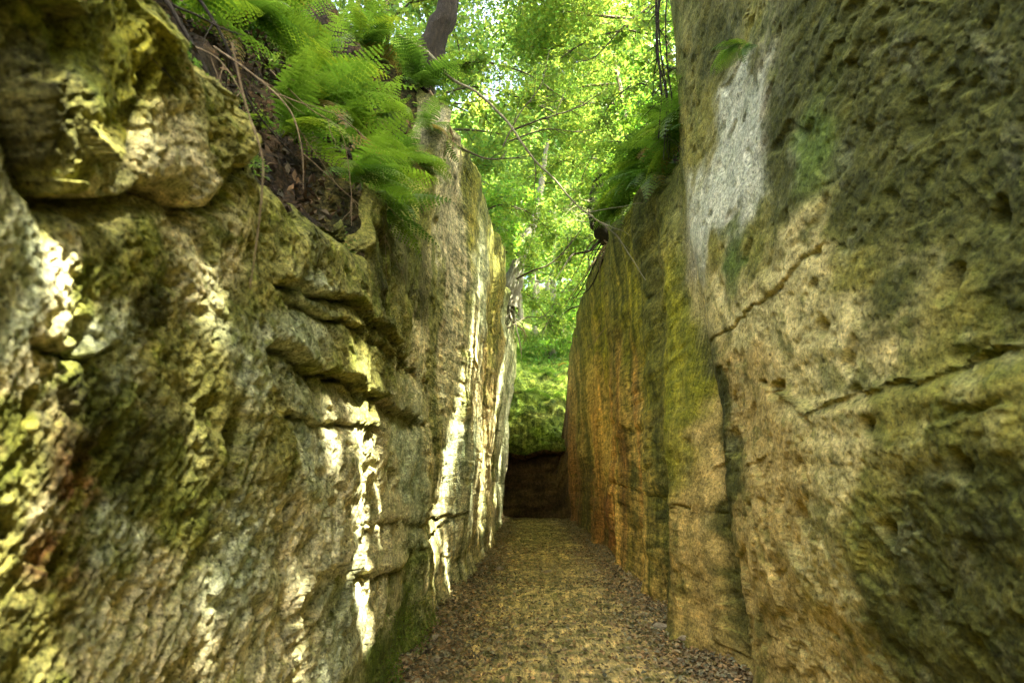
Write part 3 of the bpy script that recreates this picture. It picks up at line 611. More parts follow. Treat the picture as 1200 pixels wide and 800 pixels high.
# ------------------------------------------------------------------ trees
def make_tree(seed, h, r0, crown_lo, spread, n_limbs, n_leaves, leaf, lean=(0, 0), bark=None, mat=None, tint=(1, 1, 1), aim=None, cull=None, clump=.42, flat=.55):
    """trunk with limbs and twigs, and a crown of leaf clumps on the ends of the twigs"""
    rs = np.random.RandomState(seed)
    tb = Tubes()
    n = 16; t = np.linspace(0, 1, n)
    bend = rs.normal(0, .05 * h, 2); ph = rs.uniform(0, 6, 2)
    tr = np.stack([lean[0] * t ** 1.3 + bend[0] * np.sin(t * 3 + ph[0]) * t * .5, lean[1] * t ** 1.3 + bend[1] * np.sin(t * 2.6 + ph[1]) * t * .5, h * t], -1)
    rad = r0 * (1 - .82 * t) + r0 * .5 * np.exp(-t * 22)
    tb.add(tr, rad, 9, .07, seed)
    tips = []
    for k in range(n_limbs):
        f = crown_lo + (1 - crown_lo) * (k + rs.uniform(0, .8)) / n_limbs; f = min(f, .985)
        b0 = np.array([np.interp(f, t, tr[:, c]) for c in range(3)])
        az = k * 2.4 + rs.uniform(-.5, .5)
        if aim is not None and rs.uniform() < .65: az = math.atan2(aim[1], aim[0]) + rs.normal(0, .6)
        ln = spread * rs.uniform(.65, 1.15) * (1 - .45 * max(0, f - .6) / .4)
        el = rs.uniform(.0, .55) + .5 * (f - .6)
        dr = np.array([math.cos(az) * math.cos(el), math.sin(az) * math.cos(el), math.sin(el)])
        sd = np.cross(dr, [0, 0, 1]); m = 8; u = np.linspace(0, 1, m)
        w1, w2 = rs.normal(0, .12), rs.normal(0, .10)
        pts = b0 + dr * (u * ln)[:, None] + sd * (w1 * ln * np.sin(u * 3))[:, None] + np.array([0, 0, 1]) * ((w2 * u * u - .10 * u ** 2) * ln)[:, None]
        rb = r0 * (1 - .82 * f) * .62
        tb.add(pts, rb * (1 - .85 * u) + .006, 6)
        for g in range(5):
            i0 = rs.randint(2, m); p0 = pts[i0]
            a2 = az + rs.choice([-1, 1]) * rs.uniform(.3, 1.2); l2 = ln * rs.uniform(.22, .5); e2 = rs.uniform(-.3, .6)
            d2 = np.array([math.cos(a2) * math.cos(e2), math.sin(a2) * math.cos(e2), math.sin(e2)])
            v = np.linspace(0, 1, 5)
            q = p0 + d2 * (v * l2)[:, None] + np.array([0, 0, -1]) * (.12 * l2 * v ** 2)[:, None] + rs.normal(0, .02 * l2, (5, 3)) * v[:, None]
            tb.add(q, rb * .35 * (1 - .8 * v) + .004, 5)
            tips += [q[2], q[3], q[4], q[4]]
        tips += [pts[-1], pts[-2], pts[-3]]
    tips = np.array(tips)
    w = rs.uniform(.3, 1.6, len(tips)); w /= w.sum()
    idx = rs.choice(len(tips), n_leaves, p=w)
    sg = clump * rs.uniform(.5, 1.4, len(tips)) * spread / 3.
    P = tips[idx] + rs.normal(0, 1, (n_leaves, 3)) * sg[idx][:, None] * np.array([1, 1, .55])
    if cull is not None: P = P[cull(P)]
    return tb.mesh('trunk', bark or M_BARK), leaf_mesh('crown', P, leaf, rs, mat or M_LEAF, tint, flat=flat)

def plant_tree(tm, cm, loc, rz, label, group, name='tree', cat='tree', s=1.):
    o = empty(name, loc, (0, 0, rz)); o.scale = (s, s, s)
    link('trunk', tm, o); link('crown', cm, o)
    return tag(o, label, cat, group)

# trees whose crowns close over the cut, opened along chosen sun rays: each stands on a bank and leans out over the path
OVER = [  # side, y, out, height, lean towards the path, seed, label
    (1, -9., 4.2, 13.5, -1.0, 21), (1, -4.6, 4.4, 14.5, -.8, 22), (1, -6.5, 2.4, 13.5, -1.0, 10), (1, -3.2, 2.6, 13.5, -.8, 11), (1, -1.2, 3.6, 14.5, -.4, 20), (1, 1.0, 2.2, 14.5, -1.4, 12), (1, 5.2, 2.8, 13.0, -1.5, 13), (1, 10.5, 2.2, 14.0, -1.4, 14),  # those with negative y are unseen, added to keep sun off the walls
    (1, 16.0, 2.4, 14.5, -1.4, 15), (1, 22.0, 2.2, 14.0, -1.3, 16), (1, 26.5, 2.6, 14.0, -1.6, 23), (1, 27.6, 4.2, 14.5, -.6, 24), (-1, 15.0, 3.4, 15.5, 1.8, 19)]  # the last two of the right bank are added to shade the mossy slope
OVER_LABEL = ['leafy tree farthest back on the right bank', 'leafy tree well behind the rim of the right bank near the camera', 'leafy tree far back on the right bank behind the near stone', 'leafy tree leaning over the path from the right bank behind the near stone', 'leafy tree set back from the rim behind the near moss covered stone', 'leafy tree on the right bank high above the near moss covered stone',
    'leafy tree on the right bank above the pale lichen panel', 'leafy tree on the right bank above the hanging ferns', 'leafy tree on the right bank midway along the ochre wall',
    'leafy tree on the right bank above the bend of the path', 'last leafy tree of the right bank beside the mossy slope', 'tall leafy tree set back from the rim beside the mossy slope', 'leafy tree high on the left bank behind the grey streaked rib']
for (sd_, y, o_, h, ln, seed), lab in zip(OVER, OVER_LABEL):
    x, z = (bank_right if sd_ > 0 else bank_left)(y, o_)
    base = np.array([float(x), y, float(z) - .25])
    hh = h - .35 * float(z) + 2
    tm, cm = make_tree(seed, hh, .17, .42, 4.2, 15, OVER_LEAVES, .125, (ln, 0), aim=(-sd_, 0), cull=lambda P, b=base: keep_gaps_open(P + b), clump=.75 if y < 8 else .55, mat=M_LEAF_BRIGHT, flat=.45)
    plant_tree(tm, cm, base, 0, lab, 'trees leaning over the cut')

# the wood beyond the bend
WOOD = [make_tree(31, 15, .20, .35, 3.4, 16, 15000, .19, (.6, 0), mat=M_LEAF_BRIGHT, bark=M_BARK_PALE, tint=(1.05, 1., 1)), make_tree(32, 17, .17, .45, 3.0, 15, 14000, .18, (-.8, .4), mat=M_LEAF_BRIGHT, bark=M_BARK_PALE),
        make_tree(33, 13, .14, .25, 2.8, 15, 15000, .17, (.3, .5), tint=(1.2, 1.15, 1), bark=M_BARK_PALE), make_tree(34, 18, .24, .4, 4.0, 16, 17000, .20, (-.4, .3), mat=M_LEAF_BRIGHT, bark=M_BARK_PALE, tint=(.85, .95, 1))]
def end_z(y): return float(np.interp(y, [28, 30.2, 31.6, 34, 40, 50, 62, 80], [4, 6.2, 7.2, 8.2, 10.5, 15, 20, 25]))
WOOD_SPOTS = [(1.3, 33.5, 0, .8), (-1.9, 35, 1, .85), (3.9, 35.5, 2, .9), (.4, 38.5, 3, .8), (2.3, 40, 1, .9), (-3.6, 41, 2, 1.), (5.2, 42, 0, 1.), (-.6, 45, 0, 1.), (1.8, 46, 2, 1.1), (3.6, 49, 3, 1.), (-4.8, 50, 1, 1.1),
              (.8, 53, 1, 1.1), (-2.4, 56, 3, 1.1), (4.6, 57, 2, 1.2), (7.2, 54, 3, 1.1), (2., 62, 0, 1.2), (-6.6, 60, 0, 1.2), (-.9, 66, 2, 1.3), (6., 68, 1, 1.2), (-8.5, 46, 3, 1.), (9.5, 46, 1, 1.)]
for i, (x, y, k, s) in enumerate(WOOD_SPOTS):
    plant_tree(*WOOD[k], (x, y, end_z(y) - .6), i * 1.9, 'tree with light green leaves in the wood beyond the bend', 'trees of the wood beyond the bend', s=s)

# rim saplings and bushes that fill the slot between the walls
BUSH = [make_tree(41, 3.0, .045, .15, 1.3, 12, 5200, .11, (.3, 0), mat=M_LEAF_BRIGHT, clump=.5, bark=M_TWIG), make_tree(42, 3.8, .05, .2, 1.5, 12, 5600, .12, (.5, .2), mat=M_LEAF_BRIGHT, tint=(.9, .95, 1), clump=.5, bark=M_TWIG),
        make_tree(43, 2.4, .04, .1, 1.1, 12, 4600, .10, (-.2, .2), mat=M_LEAF, tint=(1.2, 1.2, 1), clump=.5, bark=M_TWIG)]
BUSHES = [(-1, 8.6, .9, 0, 1., 'bright leafy bush on the left rim behind the fern bank'), (-1, 11.5, .5, 1, 1., 'tall light green sapling above the grey streaked rib'),
          (-1, 15, .4, 2, 1.2, 'low bush on the left rim above the sunlit rib'), (-1, 18.5, .3, 0, 1.2, 'leafy bush overhanging the left rim past the gnarled trunk'), (-1, 23, .3, 1, 1.2, 'sapling on the left rim where the path bends'),
          (1, 7.3, .9, 0, .8, 'small bright bush behind the fern in the dark notch'), (1, 9.6, .9, 2, 1., 'rounded bush rising behind the middle of the hanging ferns'), (1, 13.2, .7, 2, 1.2, 'dense bush on the right rim behind the hanging ferns'), (1, 17.5, .4, 1, 1.1, 'tall sapling on the right rim beside the dark root mass'), (1, 22, .3, 0, 1.2, 'leafy bush on the right rim above the red streaked rock'),
          (1, 26, .3, 2, 1.3, 'low bush on the right rim above the bend')]
for i, (sd_, y, o_, k, s, lab) in enumerate(BUSHES):
    x, z = (bank_right if sd_ > 0 else bank_left)(y, o_)
    plant_tree(*BUSH[k], (float(x), y, float(z) - .15), 1.3 * i + (0 if sd_ < 0 else 3), lab, 'bushes on the rims', 'bush', 'bush', s)
for i, (x, y, k, s, lab) in enumerate([(-1.3, 32.4, 2, 1.1, 'round green bush on the mossy slope at the bend'), (1.1, 33.2, 0, 1.1, 'pale green bush high on the mossy slope'), (2.6, 32.6, 1, 1., 'bush at the right edge of the mossy slope')]):
    plant_tree(*BUSH[k], (x, y, end_z(y) - .3), i * 2.2, lab, 'bushes on the mossy slope', 'bush', 'bush', s)

# far wood that reads as one mass
rs = np.random.RandomState(5)
nf = 60000
P = np.stack([rs.uniform(-34, 34, nf), rs.uniform(70, 84, nf), rs.uniform(0, 1, nf)], -1)
P[:, 2] = 21 + P[:, 2] ** .8 * (17 + 6 * noise(P[:, 0] * .12, P[:, 1] * .1, 5))
fm = leaf_mesh('distant_wood', P[noise(P[:, 0] * .35, P[:, 2] * .35, 8) > -.55], .55, rs, M_LEAF_BRIGHT, (1, 1, 1))
tag(link('distant_wood', fm), 'far green wood filling the slot between the walls', kind='stuff')

# ------------------------------------------------------------------ ferns
def frond_mesh(seed, L=.75, bend=.9, tint=(1, 1, 1)):
    rs = np.random.RandomState(seed)
    n = 19; V = []; F3 = []; C = []
    def curve(t):   # arching midrib in the x z plane
        a = .75 - bend * 1.25 * t
        return a
    ts = np.linspace(0, 1, n + 1); pos = [np.zeros(3)]; ang = []
    for t in ts[1:]:
        a = curve(t); ang.append(a); pos.append(pos[-1] + np.array([math.cos(a), 0, math.sin(a)]) * L / n)
    pos = np.array(pos); ang = np.array([ang[0]] + ang)
    tw = rs.normal(0, .03, 2)
    pos[:, 1] += L * .08 * np.sin(ts * 2.5 + rs.uniform(0, 3)) * ts
    def quad(a, b, c, d, col):
        k = len(V); V.extend([a, b, c, d]); F3.append((k, k + 1, k + 2)); F3.append((k, k + 2, k + 3)); C.extend([col] * 4)
    for i in range(n):  # midrib
        w = .0032 * (1 - .6 * ts[i]); s = np.array([0, 1, 0]) * w
        quad(pos[i] - s, pos[i + 1] - s * .9, pos[i + 1] + s * .9, pos[i] + s, (1.2, .9, .6))
    for i in range(2, n + 1):
        t = ts[i]
        pl = L * .27 * (math.sin(min(1, (t - .08) * 1.9 + .22) * math.pi / 2) if t < .5 else 1) * (1 - max(0, t - .35) / .66) ** .85 + .006
        T = np.array([math.cos(ang[i]), 0, math.sin(ang[i])]); Nn = np.array([-math.sin(ang[i]), 0, math.cos(ang[i])])
        for sgn in (-1, 1):
            dr = np.array([0, sgn, 0]) * .93 + T * .36 + Nn * (-.12 + rs.normal(0, .06)); dr /= np.linalg.norm(dr)
            al = np.cross(Nn, dr) * sgn * -1
            al = T - dr * (T @ dr); al /= np.linalg.norm(al)
            m = max(3, int(7 * (pl / (L * .27)) + 1))
            b = rs.uniform(.8, 1.2)
            col = (b * (1 + .25 * t), b, b * .9)
            for k in range(m):
                u0 = k / m; hw = L / n * .46 * (1 - u0) ** .55 * (.5 + .5 * min(1, pl / (L * .2))) + .0015
                droop = -Nn * pl * .28 * u0 * u0
                p0 = pos[i] + dr * pl * u0 + droop
                q1 = p0 + dr * pl / m * .95
                for s2 in (-1, 1):
                    tip = p0 + al * s2 * hw + dr * pl / m * .75 - Nn * hw * .15
                    quad(p0, p0 + al * s2 * hw * .75 + dr * pl / m * .1, tip, q1, col)
    return mesh('frond', np.array(V), np.array(F3), M_FERN, np.array(C) * np.array(tint), smooth=False)
FRONDS = [frond_mesh(1, .75, .75), frond_mesh(2, .75, 1.05, (.8, .85, .9)), frond_mesh(3, .75, 1.35, (1.35, 1.2, .9)), frond_mesh(4, .75, .55, (1.15, 1.1, 1)), frond_mesh(5, .75, .9, (.6, .7, .8)),
          frond_mesh(6, .75, 1.2, (1.7, 1.3, .9)), frond_mesh(7, .7, 1.5, (2.6, 1.0, 1.6))]
def plant_fern(loc, face, n, size, lab, group, seed, droop=0., fan=1.25):
    """face: heading the fronds arch towards"""
    rs = np.random.RandomState(seed)
    o = empty('fern', loc); tag(o, lab, 'fern', group)
    for k in range(n):
        a = face + fan * (2 * (k + .5) / n - 1) + rs.normal(0, .15)
        pitch = -rs.uniform(-.45, .35) + droop
        s = size * rs.uniform(.7, 1.2)
        link('frond', FRONDS[rs.choice(len(FRONDS), p=[.22, .18, .17, .18, .13, .08, .04])], o, rs.normal(0, .025, 3), (rs.normal(0, .25), pitch, a), (s, s * rs.uniform(.8, 1.1), s))
    return o
L_FERNS = [  # y, out, fronds, size, label
    (3.75, .55, 9, .8, 'fern nearest the root tangle on the soil bank'), (3.95, .12, 8, .7, 'small fern hanging over the rim between the soil and the ledges'), (3.7, 1.2, 9, .9, 'dim fern above the root tangle at the top of the picture'), (4.5, .10, 9, .8, 'fern drooping over the rim above the stacked ledges'),
    (4.3, 1.1, 8, .85, 'fern with long dark fronds at the top of the soil bank'),
    (4.75, .30, 10, .9, 'fern low on the left bank just above the mossy rock knob'), (4.9, .8, 12, 1.1, 'fern arching over the middle of the left bank'), (4.5, 1.35, 11, 1.1, 'high fern at the upper edge of the picture on the left bank'),
    (5.1, .35, 11, .95, 'fern with drooping fronds hanging below the others on the left rim'), (5.25, .9, 12, 1.15, 'big bright fern in the thick of the left bank'), (5.4, 1.5, 11, 1.1, 'shaded fern beneath the rooty trunk on the left bank'),
    (5.8, .3, 10, .9, 'fern hanging over the left rim beside the grey streaked rib'), (6.0, .85, 12, 1.1, 'yellow green fern near the end of the left bank'), (6.2, 1.45, 11, 1.1, 'upright fern behind the yellow green one'),
    (6.6, .35, 10, .9, 'small fern on top of the grey streaked rib'), (6.9, .8, 11, 1.05, 'sunlit fern with spread fronds beside the long bare vine'), (7.5, .4, 10, 1., 'fern on the far shoulder of the grey streaked rib'),
    (8.4, .3, 10, 1., 'fern on the left rim below the bright bush'), (6.5, -.02, 10, .8, 'fern leaning over the upper corner of the grey streaked rib'), (6.85, -.05, 9, .75, 'fern trailing down the face of the grey streaked rib'), (7.15, .05, 10, .9, 'bright fern draped across the top of the grey streaked rib')]
for i, (y, o_, n, s, lab) in enumerate(L_FERNS):
    x, z = bank_left(y, o_)
    plant_fern((float(x) + .06, y, float(z) + .06), R3(-38 + 18 * math.sin(i * 2.1)), n + 2, s * 1.05, lab, 'ferns on the left bank', 50 + i, .22)
R_FERNS = [(6.6, -.02, 9, .75, 'little fern lowest in the dark notch of the right rim'), (7.4, -.06, 10, .8, 'fern trailing down the stone just past the notch'), (8.9, -.08, 10, .85, 'fern trailing over the yellow stained stone'), (10.3, -.06, 10, .9, 'fern trailing down below the long arching fronds'),
          (6.75, .15, 11, .9, 'fern hanging in the dark notch beside the tall right block'), (7.2, .35, 12, 1.05, 'large fern drooping from the right rim next to the notch'), (7.9, .10, 11, 1., 'fern spilling down over the right rim'),
    (8.5, .45, 12, 1.15, 'bushy fern highest on the right rim'), (9.2, .10, 11, 1.05, 'fern hanging low over the yellow mossy stone'), (9.9, .4, 11, 1.1, 'fern with long arching fronds mid way along the right rim'),
    (10.7, .10, 11, 1.05, 'fern drooping beside the end of the long bare vine'), (11.4, .4, 11, 1.1, 'fern next to the pale dead twigs on the right rim'), (7.5, .85, 12, 1.1, 'upper fern in shade above the notch'), (9.3, .9, 12, 1.15, 'upright fern at the back of the right rim'),
    (12.4, .15, 10, 1., 'last fern of the right rim before the root mass')]
for i, (y, o_, n, s, lab) in enumerate(R_FERNS):
    x, z = bank_right(y, o_)
    plant_fern((float(x) - .24, y, float(z) + .16), R3(205 + 20 * math.sin(i * 1.7)), n + 2, s * 1.22, lab, 'ferns on the right rim', 80 + i, .28, 1.5)
plant_fern((1.66, 4.3, 4.78), R3(200), 9, .38, 'small bright fern rooted in the stone above the pale lichen panel', 'ferns on the right wall', 95, .5)
rs = np.random.RandomState(77)
for i in range(26):   # ferns on the slope at the bend, alike
    x = rs.uniform(-2.5, 3.); k = rs.uniform(0, 1); y = 28.6 + 4.5 * k
    plant_fern((x, y - .15, end_z(y) + .15), R3(-90), 7, 1.2, 'small fern on the green slope where the path bends', 'ferns on the green slope', 100 + i, .1, 2.4)

# moss growing over the soil near the block
rs = np.random.RandomState(47); n = 16000
y = rs.uniform(1.6, 6.2, n); o_ = np.abs(rs.normal(0, .45, n)); keep = noise(y * 2.6, o_ * 3, 57) > .0; y, o_ = y[keep], o_[keep]; x, z = bank_left(y, o_)
tag(link('moss', leaf_mesh('moss', np.stack([x + .05, y, z + rs.uniform(.0, .07, len(y))], -1), .024, rs, M_LEAF, (.95, .85, 1), flat=1.)), 'green moss and small weeds along the soil edge of the left bank', kind='stuff')
# undergrowth on the banks
def scatter_bank(fn, n, seed, y0, y1, o1):
    rs = np.random.RandomState(seed)
    y = rs.uniform(y0, y1, n); o = rs.uniform(0, 1, n) ** 1.3 * o1
    keep = noise(y * 1.1, o * 1.5, seed) > -.1
    y, o = y[keep], o[keep]; x, z = fn(y, o)
    return np.stack([x, y, z + np.abs(rs.normal(0, .14, len(y)))], -1), rs
for fn, n, y0, o1, lab, sd_ in ((bank_left, 19000, 4.9, 6, 'low leafy undergrowth covering the top of the left bank', 3), (bank_right, 15000, 6.6, 6, 'low leafy undergrowth covering the top of the right bank', 4)):
    P, rs = scatter_bank(fn, n, sd_, y0, 27.5, o1)
    tag(link('undergrowth', leaf_mesh('undergrowth', P, .10, rs, M_LEAF_BRIGHT, (.9, .95, 1))), lab, kind='stuff')
rs = np.random.RandomState(9)
n = 9000; x = rs.uniform(-5, 6, n); k = rs.uniform(0, 1, n); y = 30.6 + k * 8
z = np.interp(y, [28, 30.2, 31.6, 34, 40, 50], [4, 6.2, 7.2, 8.2, 10.5, 15])
P = np.stack([x, y - .2, z + .1 + np.abs(rs.normal(0, .2, n))], -1)
tag(link('undergrowth', leaf_mesh('undergrowth', P, .13, rs, M_LEAF, (.9, 1., 1))), 'grassy green undergrowth on the slope at the bend', kind='stuff')

# ------------------------------------------------------------------ dead leaves
rs = np.random.RandomState(21)
n = 34000
y = 4.2 + (rs.uniform(0, 1, n) ** 1.7) * 24; e = rs.uniform(0, 1, n)
sidep = rs.uniform(0, 1, n)
dr = 1 + .6 * noise(y * 1.1, y * .05, 333); xl = -1.15 + np.abs(rs.normal(0, .42, n)) * dr; xr = 1.78 - np.abs(rs.normal(0, .38, n)) * dr; xm = rs.uniform(-1.1, 1.75, n)
x = np.where(sidep < .42, xl, np.where(sidep < .8, xr, xm)); x = np.clip(x, -1.2, 1.8)
P = np.stack([x, y, path_z(x, y) + .012 + np.abs(rs.normal(0, .010, n))], -1)
lm = leaf_mesh('leaf_litter', P, .050, rs, M_LITTER, (.25, .19, .082), vary=.65, flat=.5, droop=.0, width=.62)
tag(link('leaf_litter', lm), 'brown dead leaves heaped along both edges of the path', kind='stuff')
def bank_litter(fn, n, y0, y1, o1, seed):
    rs = np.random.RandomState(seed); y = rs.uniform(y0, y1, n); o = rs.uniform(0.03, o1, n); x, z = fn(y, o)
    return np.stack([x, y, z + rs.uniform(0, .09, n)], -1), rs
P, rs = bank_litter(bank_left, 3800, 2.2, 6.5, 1.7, 6)
tag(link('leaf_litter', leaf_mesh('leaf_litter', P, .06, rs, M_LITTER, (.062, .045, .02), vary=.8, flat=.8, droop=.2)), 'brown dead leaves caught among roots on the left bank', kind='stuff')

# moss cushions and seedlings at the foot of the left wall
rs = np.random.RandomState(31); n = 5200
y = 5.0 + rs.uniform(0, 1, n) ** 1.5 * 2.6; z = np.abs(rs.normal(0, .22, n)); x = -1.02 + .02 * z + rs.normal(0, .035, n)
keep = noise(y * 4, z * 4, 14) > .3
P = np.stack([x, y, z + .03], -1)[keep]
tag(link('moss', leaf_mesh('moss', P, .016, rs, M_LEAF, (1.3, 1.1, 1), flat=1.)), 'green moss and seedlings at the foot of the left wall', kind='stuff')

# ------------------------------------------------------------------ stones on the path
def stone_mesh(seed, sx, sy, sz):
    import bmesh
    bm = bmesh.new(); bmesh.ops.create_icosphere(bm, subdivisions=4, radius=1.)
    V = np.array([v.co[:] for v in bm.verts]); F = np.array([[v.index for v in f.verts] for f in bm.faces]); bm.free()
    rs = np.random.RandomState(seed)
    for k in range(9):   # chip flat faces off it
        nrm = rs.normal(0, 1, 3); nrm /= np.linalg.norm(nrm); dcut = rs.uniform(.55, .85)
        s = V @ nrm; V = V - np.maximum(0, s - dcut)[:, None] * nrm[None] * .9
    V *= (1 + .05 * noise(V[:, 0] * 4 + V[:, 2], V[:, 1] * 4, seed) + .02 * noise(V[:, 0] * 12 + V[:, 2] * 3, V[:, 1] * 12, seed + 1))[:, None]
    return mesh('stone', V * np.array([sx, sy, sz]), F, M_STONE, smooth=True)
STONES = [(1.62, 6.9, .17, .14, .10, 'squared pale stone lying against the foot of the right wall'), (.30, 12.1, .16, .10, .025, 'flat light stone set flush in the middle of the path'), (1.20, 12.3, .06, .05, .03, 'small pebble right of the flat path stone'),
          (-.55, 12.6, .07, .06, .05, 'dark lump of rock among leaves near the left streaks'), (1.45, 7.6, .07, .09, .05, 'small stone in the leaves behind the squared stone'), (-.95, 7.0, .06, .07, .05, 'small stone in the leaves at the foot of the left wall'),
          (-.85, 6.2, .05, .06, .04, 'little stone among dead leaves at the bottom edge of the path'), (1.35, 6.3, .05, .04, .035, 'knuckle sized stone in front of the squared stone')]
for i, (x, y, a, b, c, lab) in enumerate(STONES):
    o = link('stone', stone_mesh(300 + i, a, b, c), None, (x, y, float(path_z(np.array(x), np.array(y))) + c * .45), (0, 0, i * 1.1))
    tag(o, lab, 'stone', 'stones on the path')

# ------------------------------------------------------------------ vines, roots, twigs
def stick(name, ctrl, r0, r1, mat, lab, cat, group=None, n=40, rough=.08, side=0, seed=0, parent=None):
    t = Tubes(); p = curve_pts(ctrl, n); u = np.linspace(0, 1, n)
    rs = np.random.RandomState(seed + 1); p = p + np.cumsum(rs.normal(0, r0 * .10, p.shape), 0) * np.minimum(1, u * 4)[:, None]
    t.add(p, r0 + (r1 - r0) * u, 7, rough, seed)
    for k in range(side):
        i = rs.randint(n // 6, n - 3); d = p[i + 1] - p[i - 1]; d /= np.linalg.norm(d)
        q = np.cross(d, rs.normal(0, 1, 3)); q /= np.linalg.norm(q); q = q * .8 + d * .8; l = rs.uniform(.12, .5) * (.4 + np.linalg.norm(p[-1] - p[0]) * .25)
        v = np.linspace(0, 1, 7)
        w = p[i] + q * (v * l)[:, None] + np.cumsum(rs.normal(0, .015 * l, (7, 3)), 0)
        rr = (r0 + (r1 - r0) * u[i]) * .55
        t.add(w, rr * (1 - .8 * v) + .0012, 5)
    o = link(name, t.mesh(name, mat), parent)
    if lab: tag(o, lab, cat, group)
    return o
stick('vine', [(-1.6, 7.0, 7.05), (-1.25, 7, 6.83), (-.92, 7, 6.44), (-.6, 7, 6.24), (-.29, 7.1, 5.96), (-.08, 7.1, 5.64), (.13, 7.2, 5.39), (.33, 7.2, 5.18), (.59, 7.3, 4.91), (.85, 7.3, 4.69), (1.08, 7.4, 4.54), (1.24, 7.4, 4.28), (1.42, 7.4, 3.95)],
      .020, .006, M_VINE, 'long bare vine curving down across the gap to the right wall', 'vine', n=70, side=4, seed=3)
stick('hanging_vine', [(-.93, 1.75, 2.95), (-.87, 1.75, 2.74), (-.79, 1.72, 2.55), (-.77, 1.70, 2.42), (-.78, 1.72, 2.31), (-.80, 1.75, 2.14)], .0035, .0018, M_ROOT, 'thin vine hanging in front of the overhanging block', 'vine', n=50, seed=5)
ROOTS = [([(-1.55, 2.75, 3.7), (-1.3, 2.72, 3.5), (-1.12, 2.7, 3.31), (-1.05, 2.7, 3.1), (-1.03, 2.7, 2.9)], .013, .004, 'pale forked root hanging at the edge of the overhanging block'),
         ([(-1.6, 2.5, 3.55), (-1.35, 2.45, 3.4), (-1.2, 2.45, 3.15), (-1.17, 2.42, 2.9)], .009, .003, 'short thin root hanging left of the pale forked root'),
         ([(-1.9, 2.6, 4.1), (-1.7, 2.62, 3.8), (-1.5, 2.65, 3.45), (-1.42, 2.75, 3.15)], .030, .014, 'thick dark root running down the soil bank'),
         ([(-1.8, 2.9, 4.2), (-1.62, 2.95, 3.9), (-1.5, 3.1, 3.6), (-1.32, 3.3, 3.4)], .022, .008, 'crooked root snaking sideways over the soil bank'),
         ([(-1.6, 3.5, 4.1), (-1.35, 3.52, 3.85), (-1.15, 3.55, 3.7), (-1.08, 3.6, 3.35), (-1.06, 3.6, 3.1)], .010, .003, 'thin root hanging below the small fern'),
         ([(-1.5, 4.2, 4.3), (-1.2, 4.2, 4.05), (-1.05, 4.25, 3.8), (-1.03, 4.3, 3.4), (-1.0, 4.3, 3.0)], .009, .003, 'long thread like root hanging past the mossy rock knob'),
         ([(-1.5, 2.2, 3.3), (-1.3, 2.25, 3.1), (-1.22, 2.3, 2.9)], .016, .006, 'stub of root poking out above the overhanging block')]
for i, (c, a, b, lab) in enumerate(ROOTS):
    stick('root', c, a * .45, b * .5, M_ROOT if i not in (2, 3) else M_BARK_DARK, lab, 'root', 'roots on the left bank', n=36, side=4, seed=20 + i)
TWIGS = [([(-.9, 7.6, 5.85), (-.55, 7.7, 5.75), (-.2, 7.9, 5.85), (.1, 8, 5.95)], .016, .004, 'short dark twig jutting from the grey streaked rib'),
         ([(-.25, 9, 6.9), (.25, 9, 7.1), (.8, 9.1, 7.35), (1.3, 9.2, 7.75)], .018, .005, 'dark twig rising to the right above the long vine'),
         ([(-.3, 9.5, 7.0), (.3, 9.4, 7.15), (.9, 9.4, 7.1), (1.4, 9.3, 7.2)], .014, .004, 'nearly level dark twig crossing the gap'),
         ([(-.35, 8.4, 6.3), (-.1, 8.5, 6.9), (.2, 8.6, 7.4), (.35, 8.7, 8.1)], .012, .004, 'thin twig slanting up through the leaves'),
         ([(1.8, 8.2, 8.4), (1.4, 8.1, 8.0), (1.0, 8.2, 7.6), (.7, 8.2, 7.5)], .014, .004, 'twig reaching left from the top of the right rim'),
         ([(-.3, 16, 6.75), (.1, 15.8, 6.9), (.55, 15.6, 7.0), (1.0, 15.5, 7.4), (1.4, 15.4, 7.9)], .030, .010, 'bent branch spanning the gap between root mass and left rim'),
         ([(-.6, 18, 5.9), (0, 18.3, 6.3), (.5, 18.6, 6.4), (.9, 19, 7.0)], .022, .007, 'low thin branch reaching out from the gnarled trunk')]
for i, (c, a, b, lab) in enumerate(TWIGS):
    stick('branch', c, a, b, M_TWIG, lab, 'branch', 'bare branches in the gap', n=36, side=7, seed=40 + i)
# leafy boughs that reach into the gap
def bough(ctrl, r, lab, seed, n_leaves=1300, leaf=.075, spray=.55):
    rs = np.random.RandomState(seed); o = empty('leafy_bough', ctrl[0]); tag(o, lab, 'bough', 'leafy boughs in the gap')
    p = curve_pts(np.array(ctrl, float) - np.array(ctrl[0]), 40); t = Tubes(); u = np.linspace(0, 1, 40); t.add(p, r * (1 - .8 * u) + .002, 6, .08, seed)
    ends = []
    for k in range(22):
        i = rs.randint(8, 39); d = p[i] - p[i - 2]; d /= np.linalg.norm(d); q = np.cross(d, rs.normal(0, 1, 3)); q /= np.linalg.norm(q); q[2] *= .5; q = q + d * .7
        v = np.linspace(0, 1, 8); l = rs.uniform(.25, 1.) * spray
        w_ = p[i] + q * (v * l)[:, None] + np.array([0, 0, -.16]) * (v ** 2 * l)[:, None] + np.cumsum(rs.normal(0, .02 * l, (8, 3)), 0)
        t.add(w_, r * .3 * (1 - .7 * v) + .0012, 4); ends += list(w_[2:])
    link('bough_wood', t.mesh('bough_wood', M_TWIG), o)
    P = np.array(ends)[rs.randint(len(ends), size=n_leaves)] + rs.normal(0, .05, (n_leaves, 3))
    P = P[keep_gaps_open(P + np.array(ctrl[0]))]
    link('foliage', leaf_mesh('foliage', P, leaf, rs, M_LEAF_BRIGHT, (1.05, 1.05, 1), flat=.4), o)
